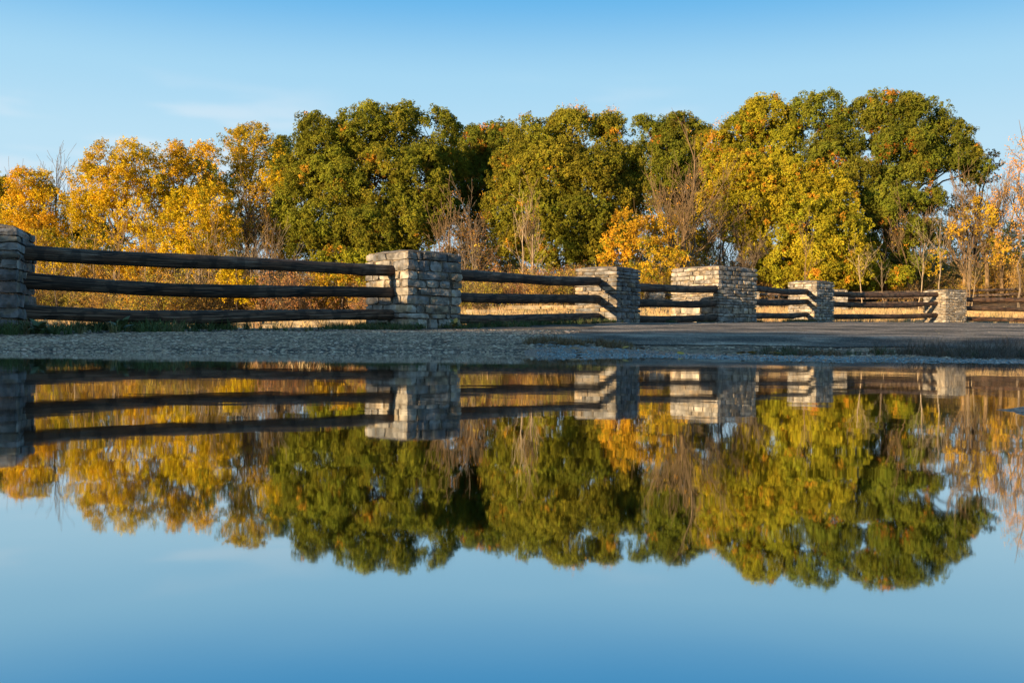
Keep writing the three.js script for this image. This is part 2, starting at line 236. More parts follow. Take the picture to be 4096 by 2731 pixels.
function pillar(i, label, opts = {}) {
  const p = PIL[i] ?? opts, R = mulberry(900 + (opts.seed ?? i) * 31), th = -THREE.MathUtils.degToRad(p.phi), s = p.s;
  const gy = Math.min(ground(p.x, p.z), ...[[1, 1], [1, -1], [-1, 1], [-1, -1]].map(([a, b]) => ground(p.x + a * s * .5, p.z + b * s * .5)));
  const t = thing('stone_pillar', label, 'pillar', p.x, ground(p.x, p.z), p.z, opts.group ?? 'stone pillars of the fence'); t.rotation.y = th;
  const y0 = gy - ground(p.x, p.z) - .12, top = p.h;
  const core = new THREE.BoxGeometry(s - .05, top - y0 - .02, s - .05); core.translate(0, (top - .02 + y0) / 2, 0); part('mortar_core', core, mortarMat, t);
  // local axes: -z runs along the fence away, -z... left face = +z side (arriving rails), right face = +x side
  const put = (x, y, z, w, h, dp, ry, tone) => { const m = part('stone', stoneGeo(w, h, dp, R), stoneMats[tone], t); m.position.set(x, y, z); m.rotation.set((R() - .5) * .03, ry + (R() - .5) * .03, (R() - .5) * .025); };
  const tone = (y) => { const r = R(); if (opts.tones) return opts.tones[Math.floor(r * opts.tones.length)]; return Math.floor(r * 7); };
  const face = (side, list, y, h, wrapA, wrapB) => { // side 0: +z face, 1: +x, 2: -z, 3: -x ; list of [a, b, tone] along the face
    for (const [a, b, tn] of list) {
      const dp = .15 + .04 * R(), proud = .002 + R() * R() * .03; let A = a, B = b;
      if (A <= .001) A += wrapA ? (-.02 + .02 * R()) / s : dp / s * .95 + .01; if (B >= .999) B += wrapB ? (.02 - .02 * R()) / s : -(dp / s * .95 + .01);
      if (B - A < .04) continue; const w = (B - A) * s, u = ((A + B) / 2 - .5) * s, o = s / 2 + proud - dp / 2;
      const hh = h * (.96 + .05 * R());
      if (side === 0) put(u, y, o, w, hh, dp, 0, tn); else if (side === 1) put(o, y, -u, w, hh, dp, Math.PI / 2, tn); else if (side === 2) put(-u, y, -o, w, hh, dp, Math.PI, tn); else put(-o, y, u, w, hh, dp, -Math.PI / 2, tn);
    }
  };
  const split = () => { const o = []; let a = 0; const big = opts.big ?? 1; while (a < 1) { let w = (.16 + R() * .44) * big / s * .95; if (1 - a - w < .14) w = 1 - a; o.push([a + (a ? .006 : 0), Math.min(1, a + w - (a + w < 1 ? .006 : 0)), tone()]); a += w; } return o; };
  let y = top - .035; const courses = opts.courses; let k = 0;
  while (y > y0 + .03) {
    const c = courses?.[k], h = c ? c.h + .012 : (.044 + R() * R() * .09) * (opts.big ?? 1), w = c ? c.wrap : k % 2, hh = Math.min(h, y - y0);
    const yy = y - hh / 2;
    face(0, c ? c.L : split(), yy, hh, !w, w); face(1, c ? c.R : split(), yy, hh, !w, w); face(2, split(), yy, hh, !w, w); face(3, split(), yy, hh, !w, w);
    y -= hh + .009; k++;
  }
  // low weathered mortar cap
  const n = 10, P = [], I = []; for (let a = 0; a <= n; a++) for (let b = 0; b <= n; b++) { const u = a / n * 2 - 1, v = b / n * 2 - 1, e = Math.max(Math.abs(u), Math.abs(v)); const q = 1 - .12 * Math.pow(Math.abs(u * v), 2.5); P.push(u * q * (s / 2 + .012) + (R() - .5) * .012, top - .035 + (e > .99 ? -.004 : .042 * Math.pow(1 - e * e, .5) + .012 + (R() - .5) * .012), v * q * (s / 2 + .012) + (R() - .5) * .012); if (a < n && b < n) { const i0 = a * (n + 1) + b; I.push(i0, i0 + 1, i0 + n + 1, i0 + 1, i0 + n + 2, i0 + n + 1); } }
  const cg = new THREE.BufferGeometry(); cg.setAttribute('position', new THREE.Float32BufferAttribute(P, 3)); cg.setAttribute('uv', new THREE.Float32BufferAttribute(P.flatMap((v, q) => q % 3 === 1 ? [] : [v]), 2)); cg.setIndex(I); cg.computeVertexNormals(); part('mortar_cap', cg, capMat, t);
  return t;
}
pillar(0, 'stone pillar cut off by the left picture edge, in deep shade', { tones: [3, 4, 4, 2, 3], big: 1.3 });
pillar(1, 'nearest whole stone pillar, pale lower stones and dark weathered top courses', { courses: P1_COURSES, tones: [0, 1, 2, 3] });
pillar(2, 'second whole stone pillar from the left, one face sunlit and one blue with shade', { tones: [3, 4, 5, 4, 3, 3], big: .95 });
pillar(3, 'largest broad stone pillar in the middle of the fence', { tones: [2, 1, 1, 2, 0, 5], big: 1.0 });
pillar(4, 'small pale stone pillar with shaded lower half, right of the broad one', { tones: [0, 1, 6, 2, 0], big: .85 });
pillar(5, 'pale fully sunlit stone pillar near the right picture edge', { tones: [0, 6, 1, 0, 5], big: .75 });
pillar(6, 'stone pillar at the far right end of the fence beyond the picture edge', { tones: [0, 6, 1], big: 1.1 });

// ---------------------------------------------------------------- log rails
const woodMat = new THREE.MeshStandardMaterial({ color: rgb(.27, .215, .17), map: woodMap, bumpMap: woodBump, bumpScale: .009, roughness: .85 });
const woodMat2 = new THREE.MeshStandardMaterial({ color: rgb(.34, .235, .155), map: rep(woodMap, 1, 1.3), bumpMap: rep(woodBump, 1, 1.3), bumpScale: .008, roughness: .85 });
const paleWood = new THREE.MeshStandardMaterial({ color: rgb(.62, .52, .40), map: rep(woodMap, 1, 1.1), bumpMap: rep(woodBump, 1, 1.1), bumpScale: .012, roughness: .9 });
const cutMat = new THREE.MeshStandardMaterial({ color: rgb(.16, .13, .10), map: rep(barkMap, 3), roughness: .9 });
function logRail(A, B, r0, r1, label, mat, seed, group) {
  const R = mulberry(seed), L = A.distanceTo(B), mid = A.clone().lerp(B, .5), t = thing('log_rail', label, 'fence rail', mid.x, mid.y, mid.z, group);
  const dir = B.clone().sub(A).normalize(); t.quaternion.setFromUnitVectors(V(1, 0, 0), dir);
  const n = 44, m = 18, P = [], UV = [], I = [], ph = R() * 6, amp = .006 + R() * .012, sag = -.02 - R() * .03, u0 = R() * 5;
  const knots = Array.from({ length: 7 }, () => [R(), R() * Math.PI * 2, .01 + R() * .014]);
  for (let i = 0; i <= n; i++) { const v = i / n, x = (v - .5) * L, cy = sag * (1 - Math.pow(2 * v - 1, 2)) + amp * Math.sin(v * 7 + ph), cz = amp * Math.sin(v * 5 + ph * 2);
    for (let j = 0; j <= m; j++) { const a = j / m * Math.PI * 2, ja = (j % m) / m * 6.283; let r = lerp(r0, r1, v) * (1 + .05 * Math.sin(v * 11 + ph)) + (fbm(v * L * 2.2 + seed, Math.cos(ja) * 1.5 + 9, 3, 0, Math.round(Math.sin(ja) * 3 + 9)) - .5) * .014;
      for (const [kv, ka, kr] of knots) { const da = Math.atan2(Math.sin(a - ka), Math.cos(a - ka)); r += kr * Math.exp(-(Math.pow((v - kv) * L / .07, 2) + da * da / .12)); }
      if (i === 0 || i === n) r *= .93;
      P.push(x, cy + Math.cos(a) * r, cz + Math.sin(a) * r); UV.push(j / m + u0, v * L * .5 + u0);
      if (i < n && j < m) { const k = i * (m + 1) + j; I.push(k, k + 1, k + m + 1, k + 1, k + m + 2, k + m + 1); } } }
  const g = new THREE.BufferGeometry(); g.setAttribute('position', new THREE.Float32BufferAttribute(P, 3)); g.setAttribute('uv', new THREE.Float32BufferAttribute(UV, 2)); g.setIndex(I); g.computeVertexNormals(); part('log', g, mat, t);
  for (const e of [0, n]) { const q = [], I2 = [], c = V(0, 0, 0); for (let j = 0; j < m; j++) { const k = (e * (m + 1) + j) * 3; q.push(P[k], P[k + 1], P[k + 2]); c.add(V(P[k], P[k + 1], P[k + 2])); } c.multiplyScalar(1 / m); q.push(c.x, c.y, c.z);
    for (let j = 0; j < m; j++) e ? I2.push(j, m, (j + 1) % m) : I2.push(j, (j + 1) % m, m); const cg = new THREE.BufferGeometry(); cg.setAttribute('position', new THREE.Float32BufferAttribute(q, 3)); cg.setAttribute('uv', new THREE.Float32BufferAttribute(q.flatMap((v, z) => z % 3 ? [v] : []), 2)); cg.setIndex(I2); cg.computeVertexNormals(); part('cut_end', cg, cutMat, t); }
}
const nR = (p) => { const a = THREE.MathUtils.degToRad(p.phi); return V(Math.cos(a), 0, Math.sin(a)); };
const bayName = ['between the cut-off left pillar and the nearest whole pillar', 'between the nearest whole pillar and the second whole pillar', 'between the second whole pillar and the broad pillar', 'between the broad pillar and the small half-shaded pillar', 'between the half-shaded pillar and the sunlit pillar', 'running out of the picture right of the sunlit pillar'];
for (let i = 0; i < 6; i++) { const a = PIL[i], b = PIL[i + 1];
  for (let k = 0; k < 3; k++) {
    const A = V(a.x, 0, a.z).addScaledVector(nR(a), i === 3 ? .25 : a.off), B = V(b.x, 0, b.z).addScaledVector(nR(b), b.off), d = B.clone().sub(A).normalize();
    A.addScaledVector(d, a.s * (i === 0 ? .44 : .4)); B.addScaledVector(d, -b.s * .45); A.y = ground(a.x, a.z) + a.outR[k]; B.y = ground(b.x, b.z) + b.inR[k];
    const R = mulberry(70 + i * 3 + k), big = [.079, .078, .078, .074, .072, .07][i];
    logRail(A, B, big * (.95 + .15 * R()), big * (.88 + .15 * R()), `${['top', 'middle', 'bottom'][k]} ${i >= 4 ? 'brown' : 'dark weathered'} log rail ${bayName[i]}`, i >= 4 ? woodMat2 : woodMat, 400 + i * 7 + k, 'log rails of the fence');
  } }
// second fence across the meadow
const FAR_P = [[7.5, -54], [12.7, -55], [17.9, -56.5], [34, -61.5]].map(([x, z], i) => ({ x, z, phi: 78, s: .85, h: 1.05, seed: 20 + i }));
const farLab = ['far pale stone pillar across the meadow seen left of the broad pillar', 'far pale stone pillar across the meadow hidden behind the broad pillar', 'far pale stone pillar across the meadow just right of the half-shaded pillar', 'far pale stone pillar across the meadow at the right end of the second fence'];
FAR_P.forEach((p, i) => pillar(-1, farLab[i], { ...p, tones: [0, 6, 1], big: 1.7, group: 'stone pillars of the far fence' }));
for (let i = 0; i < 3; i++) for (let k = 0; k < 3; k++) { const a = FAR_P[i], b = FAR_P[i + 1], A = V(a.x, ground(a.x, a.z) + .84 - k * .3, a.z), B = V(b.x, ground(b.x, b.z) + .84 - k * .3, b.z), d = B.clone().sub(A).normalize(); A.addScaledVector(d, .3); B.addScaledVector(d, -.3);
  logRail(A, B, .075, .07, `${['top', 'middle', 'bottom'][k]} pale log rail of the far fence ${['left of the broad pillar', 'behind the small half-shaded pillar', 'seen through the sunlit right bay'][i]}`, paleWood, 600 + i * 5 + k, 'log rails of the far fence'); }

// ---------------------------------------------------------------- rock ledges across the meadow
const ledgeMats = [[.60, .49, .32], [.54, .43, .28], [.48, .40, .29], [.64, .54, .37]].map((c) => new THREE.MeshStandardMaterial({ color: rgb(...c.map((v) => v * 1.15)), map: rep(stoneMap, .35), bumpMap: rep(stoneBump, .5), bumpScale: .05, roughness: .95 }));
function ledge(label, x0, x1, z, yTop, rows, seed) {
  const R = mulberry(seed), xm = (x0 + x1) / 2, t = thing('rock_ledge', label, 'rock ledge', xm, ground(xm, z), z, 'limestone ledges'); const gy = ground(xm, z);
  for (let r = 0; r < rows; r++) { let x = x0 + R() * .6; const h = .12 + R() * .14, y = yTop - gy - r * .2; while (x < x1) { const w = .7 + R() * 1.9; if (R() > .12) { const m = part('slab', stoneGeo(w, h + .05, .9, R), ledgeMats[Math.floor(R() * 4)], t); m.position.set(x + w / 2 - xm, y - h / 2 + (R() - .5) * .05, r * .12 + (R() - .5) * .22 + Math.sin(x * .6) * .3); m.rotation.y = (R() - .5) * .2; } x += w + R() * .12; } }
}
ledge('long low pale limestone ledge behind the nearest bay of rails', -13.5, -5.5, -46.5, .72, 5, 1);
ledge('stepped pale limestone blocks just left of the nearest whole pillar', -8, -4.6, -44, 1.02, 5, 2);
ledge('layered tan limestone ledge right of the nearest whole pillar', -2.4, 4.2, -48, 1.52, 4, 3);
ledge('low tan ledge behind the short bay of rails', 5, 9, -47, 1.2, 3, 4);
ledge('thin sunlit ledge in the meadow behind the right bays', 9, 19, -44, 1.12, 2, 5);

// ---------------------------------------------------------------- tubes and leaves
class Tubes {
  constructor() { this.P = []; this.UV = []; this.I = []; this.N = []; }
  add(pts, rad, m = 5) { // polyline with a radius at each point
    const n = pts.length, base = this.P.length / 3, t = V(0, 0, 0), a = V(0, 0, 0), b = V(0, 0, 0); let len = 0;
    for (let i = 0; i < n; i++) { t.copy(pts[Math.min(i + 1, n - 1)]).sub(pts[Math.max(i - 1, 0)]).normalize(); a.set(0, 0, 1); if (Math.abs(t.z) > .8) a.set(1, 0, 0); a.cross(t).normalize(); b.crossVectors(t, a); if (i) len += pts[i].distanceTo(pts[i - 1]);
      for (let j = 0; j <= m; j++) { const g = j / m * 6.28318, c = Math.cos(g), s = Math.sin(g), r = rad[i]; const nx = a.x * c + b.x * s, ny = a.y * c + b.y * s, nz = a.z * c + b.z * s; this.P.push(pts[i].x + nx * r, pts[i].y + ny * r, pts[i].z + nz * r); this.N.push(nx, ny, nz); this.UV.push(j / m, len * .7);
        if (i < n - 1 && j < m) { const k = base + i * (m + 1) + j; this.I.push(k, k + 1, k + m + 1, k + 1, k + m + 2, k + m + 1); } } }
  }
  geo() { const g = new THREE.BufferGeometry(); g.setAttribute('position', new THREE.Float32BufferAttribute(this.P, 3)); g.setAttribute('normal', new THREE.Float32BufferAttribute(this.N, 3)); g.setAttribute('uv', new THREE.Float32BufferAttribute(this.UV, 2)); g.setIndex(this.I); return g; }
}
const rdir = (R) => { const z = R() * 2 - 1, a = R() * 6.28318, r = Math.sqrt(1 - z * z); return V(r * Math.cos(a), z, r * Math.sin(a)); };
function bendy(A, B, r0, r1, R, wob = .12, n = 5) { const pts = [], rad = [], L = A.distanceTo(B); for (let i = 0; i <= n; i++) { const t = i / n, p = A.clone().lerp(B, t); if (i && i < n) p.addScaledVector(rdir(R), L * wob * R() * .5); pts.push(p); rad.push(lerp(r0, r1, t)); } return [pts, rad]; }
function sprig(R, n, len, leafL, leafW, droop) { // a twig end with n folded leaves
  const P = [], I = []; const q = new THREE.Quaternion(), v = V(0, 0, 0);
  for (let i = 0; i < n; i++) { const t = (i + .5) / n, d = rdir(R); d.y = d.y * .6 + .35 - droop * R(); d.normalize(); q.setFromUnitVectors(V(0, 1, 0), d); const tw = new THREE.Quaternion().setFromAxisAngle(V(0, 1, 0), R() * 6.28); q.multiply(tw); const l = leafL * (.75 + .5 * R()), w = leafW * (.75 + .5 * R()), k = P.length / 3, c = V((R() - .5) * len * .5, t * len, (R() - .5) * len * .5);
    for (const [x, y, z] of [[0, 0, 0], [-w / 2, l * .5, l * .09], [w / 2, l * .5, l * .09], [0, l, -l * .08]]) { v.set(x, y, z).applyQuaternion(q).add(c); P.push(v.x, v.y, v.z); } I.push(k, k + 2, k + 3, k, k + 3, k + 1); }
  const g = new THREE.BufferGeometry(); g.setAttribute('position', new THREE.Float32BufferAttribute(P, 3)); g.setIndex(I); const ni = g.toNonIndexed(); ni.computeVertexNormals(); return ni;
}
const RS = mulberry(77);
const SPRIG = { oak: sprig(RS, 14, .25, .13, .06, .6), fine: sprig(RS, 14, .28, .09, .056, .4), sparse: sprig(RS, 7, .3, .085, .055, .4) };
const leafMat = new THREE.MeshPhysicalMaterial({ color: rgb(1, 1, 1), roughness: .75, transmission: .28, thickness: 0, side: THREE.DoubleSide, specularIntensity: .15 });
leafMat.roughness = .95;
const STYLE = { // leaf colours (linear), second hue, share of stray autumn tones, sprig, leaf clumps per square metre
  oak: { a: [.175, .185, .016], b: [.27, .215, .018], stray: [.42, .22, .02], p: .03, s: 'oak', d: 2.8, k: 25, rc: .5 },
  oakdark: { a: [.145, .165, .016], b: [.23, .19, .018], stray: [.40, .17, .02], p: .03, s: 'oak', d: 2.7, k: 24, rc: .5 },
  lime: { a: [.25, .25, .016], b: [.44, .34, .018], stray: [.48, .24, .02], p: .06, s: 'oak', d: 2.7, k: 24, rc: .48 },
  gold: { a: [.58, .41, .012], b: [.58, .31, .017], stray: [.30, .26, .02], p: .1, s: 'fine', d: 2.9, k: 19, rc: .5 },
  goldgreen: { a: [.44, .35, .02], b: [.58, .33, .02], stray: [.20, .2, .015], p: .15, s: 'fine', d: 2.7, k: 18, rc: .5 },
  pink: { a: [.60, .33, .06], b: [.56, .27, .07], stray: [.5, .3, .05], p: .15, s: 'sparse', d: 1.1, k: 9, rc: .55 },
  rust: { a: [.20, .17, .025], b: [.34, .16, .03], stray: [.42, .18, .03], p: .2, s: 'oak', d: 1.3, k: 11, rc: .5 },
};
const barkMats = { dark: [.24, .175, .115], tan: [.36, .265, .15], pale: [.55, .47, .35], grey: [.30, .25, .19] }; for (const k in barkMats) barkMats[k] = new THREE.MeshStandardMaterial({ color: rgb(...barkMats[k].map((v) => v * 1.4)), map: rep(barkMap, 1, 1), roughness: .95 });
function crownTree(name, label, category, group, x, z, style, lobes, o, seed) {
  const R = mulberry(seed), S = STYLE[style], gy = ground(x, z), t = thing(name, label, category, x, gy, z, group || undefined);
  const lo = lobes.map(([dx, y, dz, rx, ry]) => ({ c: V(dx, y - gy, dz), rx: Math.max(.3, rx - .1), ry: Math.max(.3, ry - .3), rz: Math.max(rx, ry) * .9 }));
  const top = Math.max(...lo.map((l) => l.c.y + l.ry)), low = Math.min(...lo.map((l) => l.c.y - l.ry));
  // trunk and limbs
  const trunk = new Tubes(), limbs = new Tubes(), stems = o.multi ?? 1, rT = clamp(top * .017, .07, .24) * (style === 'pink' ? .4 : 1), forks = [];
  for (let s = 0; s < stems; s++) { const lean = stems > 1 ? V((s / (stems - 1) - .5) * 2.6 + (R() - .5), 0, (R() - .5) * 1.6) : V((R() - .5) * .5, 0, (R() - .5) * .4); const A = V((R() - .5) * (stems > 1 ? .7 : .1), -.15, (R() - .5) * .4), B = V(lean.x, Math.max(low + .5, top * .42), lean.z); const [pts, rad] = bendy(A, B, rT * (stems > 1 ? .62 : 1), rT * .55, R, .1, 6); rad[0] *= 1.35; trunk.add(pts, rad, 9); forks.push(B); }
  part('trunk', trunk.geo(), barkMats[style.startsWith('gold') || style === 'pink' ? 'grey' : 'dark'], t);
  const M = [], col = [], mat = new THREE.Matrix4(), q = new THREE.Quaternion(), q2 = new THREE.Quaternion(), up = V(0, 1, 0), c3 = [0, 0, 0];
  for (const l of lo) {
    const f = forks.reduce((a, b) => a.distanceTo(l.c) < b.distanceTo(l.c) ? a : b), start = f.clone().lerp(V(f.x, Math.min(f.y, l.c.y - .3), f.z), .6); if (start.y < .2) start.y = .2;
    const [pts, rad] = bendy(start, l.c, rT * .42, rT * .14, R, .16, 6); limbs.add(pts, rad, 6);
    const area = 4 * Math.PI * Math.pow((Math.pow(l.rx * l.ry, 1.6) + Math.pow(l.rx * l.rz, 1.6) + Math.pow(l.ry * l.rz, 1.6)) / 3, 1 / 1.6), n = Math.round(area * S.d * (o.dens ?? 1) + 4);
    const lobeHue = clamp((o.hue ?? 0) + (R() - .5) * .5), lv = .88 + .24 * R();
    for (let i = 0; i < n; i++) {
      const d = rdir(R), tip = R() < .1, k = tip ? 1.06 + .24 * R() : R() < .75 ? .8 + .26 * R() : .25 + .5 * R(), lump = .80 + .30 * fbm(d.x * 2.2 + seed, d.y * 2.2 + l.c.x, 3, 0, Math.round(d.z * 2 + 5)), c = V(d.x * l.rx * k * lump, d.y * l.ry * k * lump, d.z * l.rz * k * lump).add(l.c);
      let inside = false; for (const m of lo) if (m !== l) { const e = Math.pow((c.x - m.c.x) / m.rx, 2) + Math.pow((c.y - m.c.y) / m.ry, 2) + Math.pow((c.z - m.c.z) / m.rz, 2); if (e < .45) { inside = true; break; } }
      if (inside && R() < .8) continue; if (c.y < .15) continue; const hole = fbm(c.x * .85 + seed * .37, c.y * .85 + 11, 2, 0, 0) * .5 + fbm(c.z * .85 + 5, c.y * .85 + c.x * .5 + seed, 2, 0, 3) * .5; if (hole < (S.s === 'oak' ? .36 : .4) && R() < .85) continue;
      if (R() < .3) { const [p2, r2] = bendy(l.c, c, rT * .1, .012, R, .2, 3); limbs.add(p2, r2, 4); }
      const rc = S.rc * (.7 + .6 * R()), hue = clamp(lobeHue + (R() - .5) * .55), stray = R() < S.p * 2, cv = lv * (.72 + .56 * R());
      const base3 = [0, 1, 2].map((j) => lerp(S.a[j], S.b[j], hue) * cv);
      const kk = Math.round(S.k * (tip ? .4 : .75 + .5 * R()));
      for (let s = 0; s < kk; s++) {
        const e = rdir(R).addScaledVector(d, .75); e.y += .25; e.normalize(); const pos = c.clone().addScaledVector(e, rc * Math.cbrt(.15 + .85 * R())); if (pos.y < .05) continue;
        e.addScaledVector(rdir(R), .6).normalize(); q.setFromUnitVectors(up, e); q2.setFromAxisAngle(up, R() * 6.28); q.multiply(q2); const sc = .75 + .6 * R(); mat.compose(pos, q, V(sc, sc, sc)); M.push(...mat.elements); const st = stray && R() < .55; for (let j = 0; j < 3; j++) c3[j] = st ? S.stray[j] * cv : base3[j]; const v = .78 + .44 * R(), w = (R() - .5) * .16; col.push(c3[0] * v * (1 + w), c3[1] * v * (1 - w * .3), c3[2] * v);
      }
    }
  }
  part('branches', limbs.geo(), barkMats.dark, t);
  const im = new THREE.InstancedMesh(SPRIG[S.s], leafMat, M.length / 16); im.instanceMatrix.array.set(M); im.instanceColor = new THREE.InstancedBufferAttribute(new Float32Array(col), 3); im.name = 'crown'; im.userData = { kind: 'stuff' }; fin(im); t.add(im);
  return M.length / 16;
}
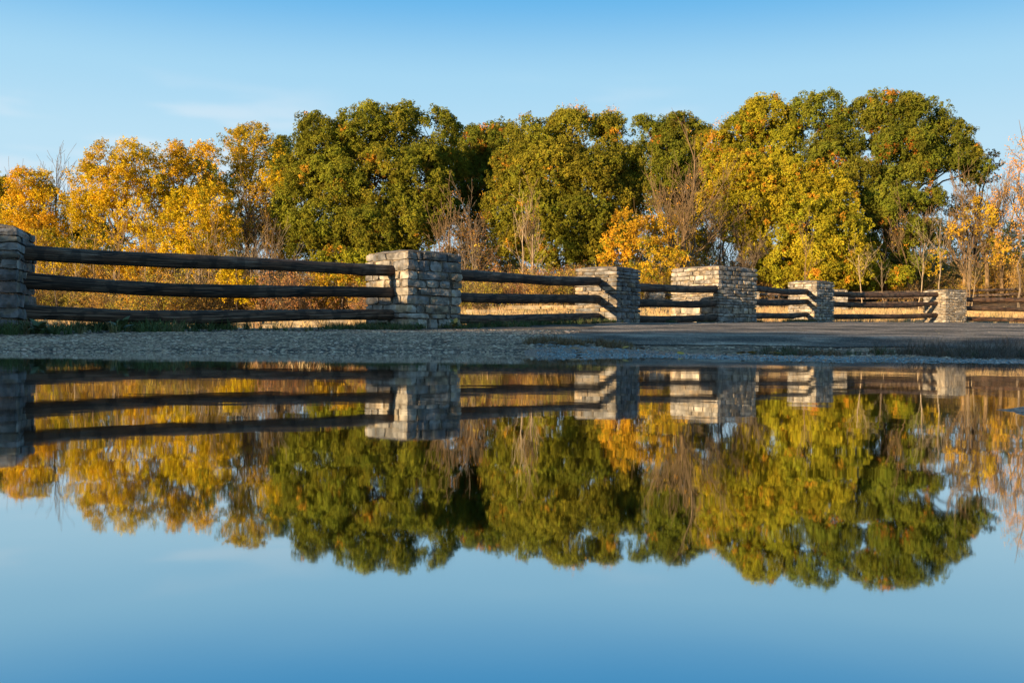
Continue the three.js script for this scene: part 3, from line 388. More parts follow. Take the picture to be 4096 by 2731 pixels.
const TREES = [
 ["oak_tree","large spreading green oak tree behind the nearest whole stone pillar","tree",null,-9.21,-60,"oak",[[-1.79,11.18,0,1.58,1.79],[0.51,11.96,0,1.58,1.79],[2.24,12.2,-0.5,1.54,1.59],[4.3,11.7,-0.5,1.49,1.7],[5.22,9.99,-1,0.88,1.3],[-3.19,9.13,0,1.58,1.66],[-0.85,9.12,1,1.76,1.76],[1.56,9.1,1.2,1.87,1.87],[3.77,8.93,0.8,1.76,2.01],[-3.58,7.43,0.3,1.17,1.22],[-1.82,6.45,1.2,1.75,1.3],[0.87,6.06,1.6,1.99,1.29],[3.19,6.36,1.3,1.75,1.37],[4.49,7.49,0.3,1.02,1.27],[-2.73,5.34,1,1.38,0.88],[1.53,4.75,1,1.51,0.55]],{"hue":0}],
 ["oak_tree","dark shaded oak tree between the two large rounded green oaks","tree",null,-2.23,-69,"oakdark",[[-0.73,12.61,0,1.23,1.61],[0.53,12.62,0,1.17,1.82],[1.76,12.92,0,1.17,1.7],[0.0,10.42,0,1.76,1.91],[-0.59,8.36,0,1.32,1.47]],{"hue":0}],
 ["oak_tree","dense round-topped green oak tree with several crooked stems behind the middle pillars","tree",null,3.42,-60,"oak",[[-2.17,11.52,0,1.48,1.53],[-0.14,11.66,0.3,1.68,1.57],[1.91,11.63,0,1.48,1.48],[-3.32,9.73,0,1.28,1.4],[3.11,10.29,0,0.87,1.4],[-1.33,9.4,1.4,1.87,1.62],[0.92,9.29,1.4,1.87,1.62],[2.74,8.42,0.6,1.14,1.39],[-3.7,7.5,0.5,1.16,1.39],[-2.08,7.12,1.6,1.61,1.37],[0.14,6.87,1.8,1.73,1.36],[2.08,6.6,1,1.25,1.25],[-3.07,5.43,1,1.2,0.95],[-1.08,5.04,1.4,1.37,1.0],[0.93,5.19,1.2,1.12,0.95],[0.02,12.46,-0.4,0.92,0.92]],{"hue":0.3,"multi":5}],
 ["oak_tree","dark green oak crown rising behind the large bare tree","tree",null,11.3,-73,"oakdark",[[-1.55,14.46,0,1.3,1.24],[0.31,14.84,0,1.49,1.06],[1.86,14.48,0,0.93,0.93],[-0.31,12.67,0,2.33,1.71],[-1.24,10.49,0,1.86,1.86],[1.55,10.82,0,1.86,1.86]],{"hue":0.1}],
 ["yellow_green_tree","tall yellow-green tree right of the large bare tree","tree",null,14.26,-64,"lime",[[1.36,13.67,0,1.41,1.41],[0.0,12.65,0,1.31,1.25],[-1.36,11.55,0,1.36,1.31],[2.45,12.26,0,1.31,1.5],[-2.12,9.78,0,0.98,1.63],[-0.45,10.21,0.8,1.61,1.61],[1.48,9.99,0.6,1.62,1.62],[-0.11,7.56,0.5,1.48,1.62]],{"hue":0.2}],
 ["yellow_green_tree","bright lime-yellow tree with stacked rounded clumps in front of the tall yellow-green one","tree",null,14.26,-60,"lime",[[-1.15,10.08,0,0.92,0.97],[-0.37,9.63,0.5,1.06,1.11],[-1.69,8.24,0.4,0.86,1.11],[-0.79,7.55,0.9,1.21,1.21],[0.69,8.36,0.6,0.91,1.21],[0.11,5.95,0.6,1.14,1.26],[-1.26,6.46,0.5,0.76,0.76]],{"hue":0.6}],
 ["bushy_maple","broad leafy yellow-green tree with orange touches reaching the ground left of the dark oak","tree",null,17.7,-60,"lime",[[-1.28,9.72,0,0.77,0.92],[-1.58,8.19,0,0.92,1.33],[-0.34,8.92,0.3,1.07,1.22],[0.93,8.3,0.3,1.12,1.22],[-0.85,6.79,1.2,1.55,1.37],[1.15,6.6,0.8,1.31,1.31],[-2.12,6.07,0.8,1.01,1.26],[-0.97,4.88,1.6,1.74,1.12],[1.11,4.8,1.3,1.45,1.12],[-2.23,4.28,1.2,1.12,0.95],[-0.28,3.63,1.8,1.98,0.64],[2.12,4.33,0.9,1.01,1.01]],{"hue":0.35}],
 ["spreading_oak","tallest dark green oak with flat layered crowns at the right","tree",null,22.88,-63,"oakdark",[[-4.15,13.91,0,1.55,1.29],[-2.68,12.37,0,1.39,1.07],[-0.8,13.94,0,1.07,1.12],[0.4,13.95,0,1.55,1.34],[2.28,13.48,0,1.29,1.39],[3.75,12.42,0,1.18,1.12],[4.69,11.3,0,0.91,0.7],[5.36,10.64,0.3,0.59,0.43],[0.77,11.84,0.8,1.85,1.0],[2.87,10.99,0.5,1.65,0.8],[-3.87,11.22,0.4,1.46,1.06],[-1.94,9.94,1,1.32,0.95],[0.69,9.83,1,1.58,0.69],[-0.25,8.19,1.4,1.83,0.89],[2.09,8.55,0.8,1.16,0.63],[-1.52,7.41,1.3,1.47,1.05],[0.54,6.62,1.4,1.52,0.89],[-1.1,5.29,1.6,1.57,0.99],[0.8,4.53,1.4,1.31,0.68]],{"hue":0.15}],
 ["oak_tree","drooping rusty oak branches at the right edge of the tall dark oak","tree",null,29.86,-66,"rust",[[0.28,10.77,0,0.84,0.56],[-0.7,10.06,0,0.84,0.62],[0.7,11.62,0,0.56,0.45],[-1.12,8.8,0,1.12,0.84]],{"hue":0.1,"dens":0.6}],
 ["golden_tree","dark yellow-green tree at the left picture edge","tree",null,-32.27,-64,"goldgreen",[[0.41,8.9,0,0.6,0.93],[-0.54,8.63,0,1.09,1.36],[0.27,7.0,0,0.93,1.36]],{"hue":0.1}],
 ["golden_tree","slim orange-gold tree between the left edge and the big golden trees","tree",null,-28.89,-62,"gold",[[-0.58,9.04,0,0.58,0.9],[0.21,8.91,0,0.63,0.95],[0.92,7.86,0,0.74,1.05],[-0.53,7.32,0,1.0,1.27],[0.89,6.23,0.5,1.1,1.1],[-0.53,5.87,0,0.9,0.9]],{"hue":0.45,"dens":0.75}],
 ["golden_tree","big golden-yellow tree, the leftmost with a double-domed top","tree",null,-23.32,-60,"gold",[[-0.51,10.24,0,0.87,0.97],[1.02,10.3,0,0.92,0.97],[-1.45,8.78,0,1.02,1.12],[0.31,8.58,0.6,1.16,1.16],[1.73,8.67,0,0.92,1.07],[-1.89,7.12,0,0.92,1.17],[-0.04,6.89,1,1.15,1.15],[1.57,7.05,0.8,1.11,1.16],[-1.84,5.66,0.6,0.86,0.81],[1.02,5.66,0.8,1.21,0.7]],{"hue":0.15,"dens":0.7}],
 ["golden_tree","orange-tipped golden tree right of the double-domed one","tree",null,-20.32,-62,"gold",[[-0.71,10.6,0,0.9,0.95],[0.53,10.88,0,0.95,0.74],[1.66,10.78,0,0.79,0.69],[-0.1,9.16,0.5,1.1,1.1],[1.19,9.25,0,1.05,0.95],[-1.01,7.98,0.5,0.89,1.2],[0.59,7.85,0.6,1.17,1.04]],{"hue":0.55,"dens":0.65}],
 ["golden_tree","low bright yellow tree in front of the golden ones","tree",null,-17.47,-57,"gold",[[-0.61,7.17,0,0.92,0.97],[0.73,7.43,0,0.82,0.97],[-1.25,5.8,0.4,0.96,0.96],[0.28,5.52,0.9,1.19,1.0],[1.3,5.95,0.3,0.82,1.01],[-0.35,4.33,0.8,1.34,0.62]],{"hue":0,"dens":0.7}],
 ["golden_tree","tall olive-yellow tree with a dome standing above the golden trees","tree",null,-16.75,-65,"goldgreen",[[-0.69,12.33,0,0.83,0.83],[0.22,12.53,0,0.99,0.94],[1.11,11.79,0,0.77,0.72],[-0.28,11.04,0,1.22,0.94],[0.83,10.27,0,1.11,0.99],[-1.11,9.7,0,0.99,0.99],[0.24,8.83,0.4,1.37,1.15],[1.38,8.62,0,0.94,1.11],[-0.42,7.17,0.5,1.26,1.1],[1.11,6.96,0,1.11,0.99]],{"hue":0.3,"dens":0.7}],
 ["evergreen_tree","small dark green tree top behind the golden trees","tree",null,-22.06,-74,"oakdark",[[-0.41,11.7,0,0.69,0.76],[0.16,11.02,0,0.63,0.76],[-0.16,10.07,0,0.76,0.82]],{"hue":0}],
 ["evergreen_tree","dark tuft of green treetop beside the tall olive-yellow tree","tree",null,-17.0,-76,"oakdark",[[-0.06,14.1,0,0.52,0.52],[-0.32,13.13,0,0.78,0.84],[0.32,12.0,0,0.97,0.97]],{"hue":0}],
 ["golden_tree","yellow-leaved tree at the left foot of the largest oak","tree",null,-14.13,-62,"gold",[[0.0,9.81,0,0.63,0.9],[0.4,8.76,0,0.69,0.95],[-0.26,6.65,0,0.79,1.05],[0.53,5.6,0,0.9,0.95]],{"hue":0.2,"dens":0.6}],
 ["orange_tree","orange-gold leafy tree just left of the large bare tree","tree",null,6.64,-55,"goldgreen",[[-0.23,6.17,0,0.7,0.65],[0.7,5.71,0,0.8,0.8],[-0.98,4.96,0.4,0.84,0.79],[0.13,4.47,0.8,1.01,0.78],[1.32,4.15,0.6,0.93,0.79],[-1.22,3.91,0.5,0.7,0.65],[0.13,3.44,0.8,1.27,0.51]],{"hue":0.85,"dens":0.5}],
 ["orange_tree","yellow-leaved tree behind the trunk of the large bare tree","tree",null,10.56,-60,"goldgreen",[[-0.51,6.62,0,0.77,0.87],[0.51,5.6,0,0.82,0.92],[-0.77,4.83,0,0.87,0.87],[1.02,7.9,0,0.66,1.02]],{"hue":0.2,"dens":0.55}],
 ["orange_tree","tall thin orange tree at the right picture edge","tree",null,25.85,-52,"pink",[[-0.07,9.64,0,0.44,0.75],[0.11,8.31,0,0.66,0.88],[-0.33,6.98,0,0.53,0.97],[0.22,5.88,0,0.8,0.97],[-0.55,4.99,0,0.53,0.88]],{"hue":0.7,"dens":0.55}],
 ["orange_tree","thin orange treetop poking above the round green oak","tree",null,4.4,-74,"pink",[[0.0,16.18,0,0.44,0.63],[2.64,15.8,0,0.25,0.44]],{"hue":0.5,"dens":0.6}],
 ["orange_tree","thin orange-pink treetop left of the tall yellow-green tree","tree",null,15.35,-74,"pink",[[0.0,15.54,0,0.69,0.76],[-0.44,14.75,0,0.63,0.82]],{"hue":0.6,"dens":0.6}],
 ["orange_tree","sparse gold tree behind the bare trees right of the dark oak","tree",null,26.89,-60,"goldgreen",[[-1.02,6.22,0,0.92,1.02],[0.26,7.25,0,0.92,1.12],[1.02,5.73,0,0.92,1.02],[-2.04,4.94,0,0.77,0.87]],{"hue":0.5,"dens":0.06}],
 ["yellow_green_tree","low green leafy tree at the foot of the tall dark oak","tree",null,21.91,-60,"lime",[[-0.64,3.89,0,0.87,0.61],[0.38,3.65,0,0.92,0.51],[-1.28,3.38,0,0.66,0.46]],{"hue":0,"dens":0.9}],
 ["yellow_green_tree","low green leafy tree below the largest oak beside the pillar","tree",null,-8.95,-56,"lime",[[-0.48,4.14,0,0.86,0.52],[0.48,4.03,0,0.71,0.52],[-1.43,3.84,0,0.62,0.48]],{"hue":0.05,"dens":0.9}],
 ["yellow_green_tree","small yellow bush tree seen between the rails of the nearest bay","tree",null,-13.95,-52,"gold",[[-0.11,2.93,0,0.44,0.49],[0.22,2.27,0,0.57,0.49],[-0.33,1.82,0,0.49,0.4]],{"hue":0,"dens":0.9}],
 ["orange_tree","small orange bush tree seen between the rails beside the nearest whole pillar","tree",null,-8.76,-52,"gold",[[-0.22,2.74,0,0.75,0.49],[0.66,2.64,0,0.57,0.44],[-0.77,2.41,0,0.49,0.4]],{"hue":0.7,"dens":0.8}],
 ["golden_tree","yellow undergrowth tree at the left behind the top rails","tree",null,-24.9,-56,"goldgreen",[[-0.48,4.73,0,0.81,0.81],[0.71,4.27,0,0.81,0.71],[-0.24,3.54,0,0.86,0.67],[1.67,4.03,0,0.71,0.62]],{"hue":0.3,"dens":0.6}],
 ["golden_tree","gold undergrowth tree below the double-domed golden tree","tree",null,-20.5,-57,"gold",[[-0.73,4.12,0,0.87,0.63],[0.48,4.37,0,0.82,0.68],[0.0,3.52,0,0.97,0.53]],{"hue":0.35,"dens":0.55}],
 ["background_tree","yellowing low tree deep in the wood behind the slim orange-gold tree","tree",null,-37.67,-78,"goldgreen",[[-1.26,7.17,0,1.37,1.37],[1.19,7.52,0,1.46,1.46],[0.0,8.68,0,1.28,1.09],[-0.17,5.52,0,2.01,1.28],[1.66,5.21,0,1.28,1.09]],{"hue":0.4,"dens":0.55}],
 ["background_tree","dark green low tree deep in the wood behind the double-domed golden tree","tree",null,-33.2,-80,"oakdark",[[-1.29,6.72,0,1.53,1.53],[1.22,7.07,0,1.63,1.63],[0.0,8.26,0,1.43,1.22],[-0.17,5.02,0,2.24,1.43],[1.7,4.7,0,1.43,1.22]],{"hue":0.4,"dens":0.55}],
 ["background_tree","rust-brown low tree deep in the wood between the golden trees","tree",null,-28.8,-82,"rust",[[-1.32,7.27,0,1.57,1.57],[1.26,7.64,0,1.67,1.67],[0.0,8.85,0,1.46,1.26],[-0.17,5.53,0,2.3,1.46],[1.74,5.2,0,1.46,1.26]],{"hue":0.4,"dens":0.55}],
 ["background_tree","yellowing low tree deep in the wood behind the low bright yellow tree","tree",null,-22.99,-80,"goldgreen",[[-1.29,7.3,0,1.4,1.4],[1.22,7.66,0,1.5,1.5],[0.0,8.84,0,1.31,1.12],[-0.17,5.61,0,2.06,1.31],[1.7,5.28,0,1.31,1.12]],{"hue":0.4,"dens":0.55}],
 ["background_tree","rust-brown low tree deep in the wood behind the yellow tree beside the largest oak","tree",null,-19.14,-84,"rust",[[-1.36,7.88,0,1.61,1.61],[1.29,8.25,0,1.71,1.71],[0.0,9.49,0,1.5,1.29],[-0.18,6.1,0,2.36,1.5],[1.79,5.76,0,1.5,1.29]],{"hue":0.4,"dens":0.55}],
 ["background_tree","dark green low tree deep in the wood behind the largest oak","tree",null,-11.02,-82,"oakdark",[[-1.32,7.05,0,1.83,1.83],[1.26,7.42,0,1.95,1.95],[0.0,8.63,0,1.71,1.46],[-0.17,5.32,0,2.68,1.71],[1.74,4.98,0,1.71,1.46]],{"hue":0.4,"dens":0.55}],
 ["background_tree","rust-brown low tree deep in the wood behind the dark shaded oak","tree",null,-3.95,-80,"rust",[[-1.29,7.44,0,1.4,1.4],[1.22,7.8,0,1.5,1.5],[0.0,8.98,0,1.31,1.12],[-0.17,5.75,0,2.06,1.31],[1.7,5.43,0,1.31,1.12]],{"hue":0.4,"dens":0.55}],
 ["background_tree","yellowing low tree deep in the wood left of the round oak stems","tree",null,-1.29,-84,"goldgreen",[[-1.36,7.3,0,1.34,1.34],[1.29,7.67,0,1.43,1.43],[0.0,8.91,0,1.25,1.07],[-0.18,5.52,0,1.96,1.25],[1.79,5.18,0,1.25,1.07]],{"hue":0.4,"dens":0.55}],
 ["background_tree","rust-brown low tree deep in the wood behind the orange-gold tree","tree",null,8.98,-80,"rust",[[-1.29,7.71,0,1.53,1.53],[1.22,8.07,0,1.63,1.63],[0.0,9.25,0,1.43,1.22],[-0.17,6.02,0,2.24,1.43],[1.7,5.69,0,1.43,1.22]],{"hue":0.4,"dens":0.55}],
 ["background_tree","yellowing low tree deep in the wood behind the large bare tree","tree",null,13.74,-82,"goldgreen",[[-1.32,8.28,0,1.57,1.57],[1.26,8.65,0,1.67,1.67],[0.0,9.86,0,1.46,1.26],[-0.17,6.55,0,2.3,1.46],[1.74,6.21,0,1.46,1.26]],{"hue":0.4,"dens":0.55}],
 ["background_tree","dark green low tree deep in the wood behind the bushy tree","tree",null,26.93,-84,"oakdark",[[-1.36,6.44,0,1.34,1.34],[1.29,6.81,0,1.43,1.43],[0.0,8.05,0,1.25,1.07],[-0.18,4.66,0,1.96,1.25],[1.79,4.32,0,1.25,1.07]],{"hue":0.4,"dens":0.55}],
 ["background_tree","yellowing low tree deep in the wood right of the tall dark oak","tree",null,32.79,-80,"goldgreen",[[-1.29,6.87,0,1.4,1.4],[1.22,7.23,0,1.5,1.5],[0.0,8.41,0,1.31,1.12],[-0.17,5.18,0,2.06,1.31],[1.7,4.85,0,1.31,1.12]],{"hue":0.4,"dens":0.55}],
 ["background_tree","rust-brown low tree deep in the wood behind the straight bare tree","tree",null,37.1,-82,"rust",[[-1.32,6.37,0,1.44,1.44],[1.26,6.74,0,1.53,1.53],[0.0,7.95,0,1.34,1.15],[-0.17,4.63,0,2.11,1.34],[1.74,4.3,0,1.34,1.15]],{"hue":0.4,"dens":0.55}],
 ["background_tree","yellowing low tree deep in the wood at the right picture edge","tree",null,38.27,-78,"goldgreen",[[-1.26,6.42,0,1.37,1.37],[1.19,6.77,0,1.46,1.46],[0.0,7.92,0,1.28,1.09],[-0.17,4.77,0,2.01,1.28],[1.66,4.45,0,1.28,1.09]],{"hue":0.4,"dens":0.55}],
];

{ // unseen row of trees added behind the photographer to shade the left foreground
  const R = mulberry(12), wx = .708 / .993, wz = -.696 / .993;
  for (let i = 0; i < 11; i++) { const r = -19 + i * 2.5, w = -26.6 + (R() - .5) * 2, x = w * wx - r * wz, z = w * wz + r * wx, top = ground(x, z) + 4.35 + (R() - .5) * .5; TREES.push(['added_shade_tree', 'low dense green tree in the shading row added behind the photographer, outside the picture', 'tree', 'shade trees added behind the photographer', x, z, 'oakdark', [[0, top - 1.2, 0, 1.7, 1.2], [-.8, top - 1.9, .3, 1.5, 1.3], [.8, top - 2.1, -.3, 1.5, 1.3], [0, top - 3, 0, 1.8, 1.3]], { hue: 0 }]); }
}
let nLeaf = 0; TREES.forEach(([n, l, c, g, x, z, st, lobes, o], i) => { nLeaf += crownTree(n, l, c, g, x, z, st, lobes, o, 5000 + i * 13); });
console.log('sprigs', nLeaf);

// ---------------------------------------------------------------- bare trees, saplings, brush
function grow(T, p, dir, len, rad, depth, R, o) {
  const n = depth > 2 ? 4 : 3, pts = [p.clone()], rads = [rad], d = dir.clone(); let c = p.clone();
  for (let i = 1; i <= n; i++) { d.addScaledVector(rdir(R), o.wob ?? .12); d.y += o.up ?? .05; d.normalize(); c = c.clone().addScaledVector(d, len / n); pts.push(c); rads.push(Math.max(.009, lerp(rad, rad * .62, i / n))); }
  T.add(pts, rads, depth > 3 ? 7 : depth > 1 ? 4 : 3);
  if (depth <= 0) { o.tips?.push(c); return; }
  const kids = o.kids ?? 3; for (let k = 0; k < kids; k++) { const along = k === 0 ? 1 : .35 + .6 * R(), idx = along * n, i0 = Math.min(n - 1, Math.floor(idx)), s = pts[i0].clone().lerp(pts[i0 + 1], idx - i0); const nd = d.clone().addScaledVector(rdir(R), k === 0 ? .25 : o.spread ?? .75); if (k) nd.y += .1; nd.normalize(); grow(T, s, nd, len * (k === 0 ? .78 : .62) * (.8 + .4 * R()), Math.max(.008, rad * (k === 0 ? .62 : .42)), depth - 1, R, o); }
}
function leafCluster(tips, R, colors, per, key = 'sparse') { // merged leaves with their own colours
  const P = [], N = [], C = [], g = SPRIG[key], p = g.attributes.position, nn = g.attributes.normal, m = new THREE.Matrix4(), q = new THREE.Quaternion(), v = V(0, 0, 0), e = new THREE.Euler();
  for (const t of tips) for (let k = 0; k < per; k++) { if (R() < .25) continue; e.set(R() * 6, R() * 6, R() * 6); q.setFromEuler(e); const s = .6 + .7 * R(); m.compose(t.clone().addScaledVector(rdir(R), .22), q, V(s, s, s)); const c = colors[Math.floor(R() * colors.length)], f = .7 + .6 * R(); for (let i = 0; i < p.count; i++) { v.fromBufferAttribute(p, i).applyMatrix4(m); P.push(v.x, v.y, v.z); v.fromBufferAttribute(nn, i).applyQuaternion(q); N.push(v.x, v.y, v.z); C.push(c[0] * f, c[1] * f, c[2] * f); } }
  const o = new THREE.BufferGeometry(); o.setAttribute('position', new THREE.Float32BufferAttribute(P, 3)); o.setAttribute('normal', new THREE.Float32BufferAttribute(N, 3)); o.setAttribute('color', new THREE.Float32BufferAttribute(C, 3)); return o;
}
const leafVC = new THREE.MeshPhysicalMaterial({ vertexColors: true, roughness: .95, transmission: .28, thickness: 0, side: THREE.DoubleSide, specularIntensity: .15 });
function bareTree(label, x, z, h, rad, mat, o, seed) {
  const R = mulberry(seed), t = thing('bare_tree', label, 'tree', x, ground(x, z), z, o.group), T = new Tubes(), B = new Tubes(), tips = [];
  const A = V(0, -.15, 0), lean = o.lean ?? 0, f = o.fork ?? .3, top = V(lean * h * f, h * f, (R() - .5) * .3); const [pts, rr] = bendy(A, top, rad * 1.2, rad * .8, R, .06, 5); T.add(pts, rr, 8); part('trunk', T.geo(), barkMats[mat], t);
  const oo = { tips, wob: .1, up: o.up ?? .06, spread: o.spread ?? .8, kids: o.kids ?? 3 }, first = o.limbs ?? 4;
  for (let k = 0; k < first; k++) { const a = k / first * 6.28 + R(), w = k === 0 ? .12 : o.wide ?? .5, s = k === 0 ? top : pts[pts.length - 1].clone().lerp(pts[2], R() * .7); grow(B, s, V(Math.cos(a) * w + lean * .5, 1, Math.sin(a) * w).normalize(), h * (1 - f) * (k === 0 ? .42 : .36), rad * (k === 0 ? .72 : .45), o.depth ?? 4, R, oo); }
  part('branches', B.geo(), barkMats[mat], t);
  if (o.leaves) part('leaves', leafCluster(tips.filter(() => R() < o.leaves), R, o.colors, 1), leafVC, t);
  return t;
}
const GOLD = [[.56, .37, .02], [.6, .28, .02], [.4, .3, .02]], RUST = [[.42, .2, .04], [.36, .17, .06], [.5, .28, .04]];
[
  ['large bare spreading tree in the gap between the round oak and the yellow-green tree', 9.3, -56.5, 8.6, .2, 'tan', { fork: .3, limbs: 6, wide: .62, depth: 5, leaves: .05, colors: GOLD }],
  ['thin bare tree with pale trunk in front of the round green oak', 1.05, -55, 6.0, .075, 'tan', { fork: .55, limbs: 4, wide: .5, depth: 4, leaves: .08, colors: GOLD }],
  ['bare forked tree beside the right foot of the largest oak', -3.7, -57, 5.6, .10, 'tan', { fork: .4, limbs: 4, wide: .45, depth: 4 }],
  ['bare tree with sparse gold leaves right of the bushy tree', 23.7, -61, 6.2, .10, 'tan', { fork: .2, limbs: 5, wide: .7, depth: 5, leaves: .07, colors: GOLD }],
  ['yellow-lit bare tree with low fork left of the sunlit pillar', 27.2, -61.7, 6.3, .12, 'tan', { fork: .25, limbs: 5, wide: .55, depth: 5, leaves: .06, colors: GOLD }],
  ['straight yellow-trunked bare tree right of the sunlit pillar', 28.5, -61.5, 7.3, .12, 'tan', { fork: .42, limbs: 5, wide: .5, depth: 5, leaves: .06, colors: GOLD }],
  ['slender bare tree nearer the right picture edge', 29.4, -61.5, 6.9, .10, 'tan', { fork: .35, limbs: 4, wide: .45, depth: 5, leaves: .06, colors: GOLD }],
  ['thick leaning bare trunk at the right picture edge', 31.0, -61.8, 9.6, .18, 'tan', { fork: .6, limbs: 5, wide: .5, depth: 4, lean: .04, leaves: .1, colors: [[.6, .3, .06]] }],
  ['bare grey tree in front of the large bare tree', 11.9, -59, 5.5, .08, 'grey', { fork: .35, limbs: 4, wide: .5, depth: 5, leaves: .05, colors: GOLD }],
  ['grey-brown twiggy tree in front of the lime-yellow tree', 13.6, -59, 4.3, .06, 'grey', { fork: .2, limbs: 6, wide: .6, depth: 5 }],
  ['tall bare twigs rising above the slim orange-gold tree', -28.6, -64, 9.0, .09, 'grey', { fork: .5, limbs: 5, wide: .3, depth: 4, up: .1 }],
  ['bare twigs rising at the left end of the wood', -31.5, -65, 8.6, .08, 'grey', { fork: .5, limbs: 5, wide: .3, depth: 4, up: .1 }],
  ['pale forked sapling behind the top rail of the nearest bay', -16.2, -53, 3.3, .07, 'pale', { fork: .55, limbs: 4, wide: .4, depth: 3 }],
  ['white-stemmed sapling left of the largest oak', -14.6, -54, 3.6, .07, 'pale', { fork: .6, limbs: 4, wide: .4, depth: 3 }],
  ['leaning pale sapling at the foot of the largest oak', -13.2, -54.5, 3.6, .07, 'pale', { fork: .55, limbs: 4, wide: .4, depth: 3, lean: -.12 }],
  ['bare brown tree in front of the olive-yellow tree', -15.3, -60, 6.6, .10, 'grey', { fork: .4, limbs: 5, wide: .5, depth: 5, leaves: .2, colors: GOLD }],
  ['bare tree with rusty leaves in front of the dark shaded oak', -2.2, -58, 5.4, .09, 'grey', { fork: .3, limbs: 5, wide: .5, depth: 5, leaves: .25, colors: RUST }],
].forEach(([l, x, z, h, r, m, o], i) => bareTree(l, x, z, h, r, m, o, 8100 + i * 7));
// slim straight stems of the wood's edge
{ const R = mulberry(31), protos = [];
  for (let v = 0; v < 5; v++) { const T = new Tubes(); const [p, r] = bendy(V(0, -.2, 0), V((R() - .5) * .6, 4.2 + R(), (R() - .5) * .5), .05, .02, R, .05, 6); T.add(p, r, 6); const B = new Tubes(); for (let k = 0; k < 5; k++) { const s = p[2 + Math.floor(R() * 4)]; grow(B, s, V(R() - .5, .9, R() - .5).normalize(), .9 + R() * .6, .016, 2, R, { wob: .12, kids: 3 }); } protos.push([T.geo(), B.geo()]); }
  const US = [], ORD = ['first', 'second', 'third', 'fourth', 'fifth', 'sixth', 'seventh', 'eighth', 'ninth', 'tenth', 'eleventh', 'twelfth']; const SAP = [];
  for (let i = 0; i < 34; i++) { let u = i < 22 ? -.5 + .46 * R() : -.05 + .5 * R(); if (u > -.2 && u < -.07) u -= .16; const d = 52 + R() * 7, x = u * d, z = -d, v = i % 5, mat = barkMats[['pale', 'tan', 'grey', 'tan', 'pale'][Math.floor(R() * 5)]], s = .5 + .45 * R();
    SAP.push({ u, x, z, v, mat, s }); }
  SAP.sort((a, b) => a.u - b.u);
  const zones = ["nearest bay's left half", "nearest bay's right half", 'second bay of rails', "fence's right half"], cnt = [0, 0, 0, 0];
  for (const { u, x, z, v, mat, s } of SAP) { const k = u < -.33 ? 0 : u < -.145 ? 1 : u < .09 ? 2 : 3; const o = ORD[cnt[k]++] ?? `${cnt[k]}th`;
    const t = thing('sapling', `slim bare sapling, ${o} from left behind the ${zones[k]}`, 'sapling', x, ground(x, z), z, 'saplings along the wood edge'); t.rotation.y = R() * 6; t.scale.setScalar(s); part('stem', protos[v][0], mat, t); part('twigs', protos[v][1], mat, t); }
}
// brush: many-stemmed leafless or half-leafed shrubs
{ const R = mulberry(57), protos = [];
  const PAL = [[[.42, .25, .07], [.50, .30, .05]], [[.38, .17, .07], [.45, .24, .08]], [[.30, .27, .04], [.45, .34, .04]], [[.50, .36, .12], [.42, .28, .1]], [[.52, .34, .03], [.56, .28, .03]]];
  for (let v = 0; v < 5; v++) { const B = new Tubes(), tips = []; for (let k = 0; k < 16; k++) { const a = R() * 6.28, w = .25 + R() * .9; grow(B, V((R() - .5) * 1.1, -.05, (R() - .5) * 1.1), V(Math.cos(a) * w, 1, Math.sin(a) * w).normalize(), .6 + R() * .55, .016, 3, R, { tips, wob: .3, kids: 2 + (k % 2), spread: .8 }); } protos.push([B.geo(), leafCluster(tips.filter(() => R() < [.7, .6, .7, .45, .9][v]), R, PAL[v], 2)]); }
  const place = (x, z, v, s, lab, grp) => { const t = thing('shrub', lab, 'shrub', x, ground(x, z), z, grp); t.rotation.y = R() * 6; t.scale.set(s * (.9 + .4 * R()), s * (.8 + .4 * R()), s * (.9 + .4 * R())); part('stems', protos[v][0], barkMats[['tan', 'grey', 'tan', 'tan', 'grey'][v]], t); part('leaves', protos[v][1], leafVC, t); };
  for (let i = 0; i < 290; i++) { const u = -.53 + 1.06 * (i + R()) / 290; let d = 50.5 + R() * 9 + smooth(.1, .16, u) * 9.5, x = u * d; const v = u < -.25 ? [2, 0, 4, 3][i % 4] : u < .1 ? [1, 0, 1, 3, 2][i % 5] : [4, 0, 3, 2][i % 4];
    const look = ['golden-brown twiggy', 'rusty twiggy', 'olive-leaved twiggy', 'almost leafless tan', 'gold-leaved'][v], zone = u < -.38 ? 'at the far left of the wood edge' : u < -.25 ? 'behind the rails of the nearest bay' : u < -.1 ? 'below the largest oak' : u < 0 ? 'right behind the nearest whole pillar' : u < .1 ? 'below the round oak' : u < .2 ? 'below the large bare tree' : u < .33 ? 'behind the half-shaded pillar' : 'at the right end of the wood edge';
    if (i % 3 === 2) { d += 8 + R() * 10; x = u * d; }
    place(x, -d, v, (i % 3 === 2 ? 1.15 : .5) + R() * .5, `${look} shrub ${i % 3 === 2 ? 'deeper in the wood' : 'in the thicket'} ${zone}`, `${look} shrubs ${zone}${i % 3 === 2 ? ', deeper' : ''}`); }
}


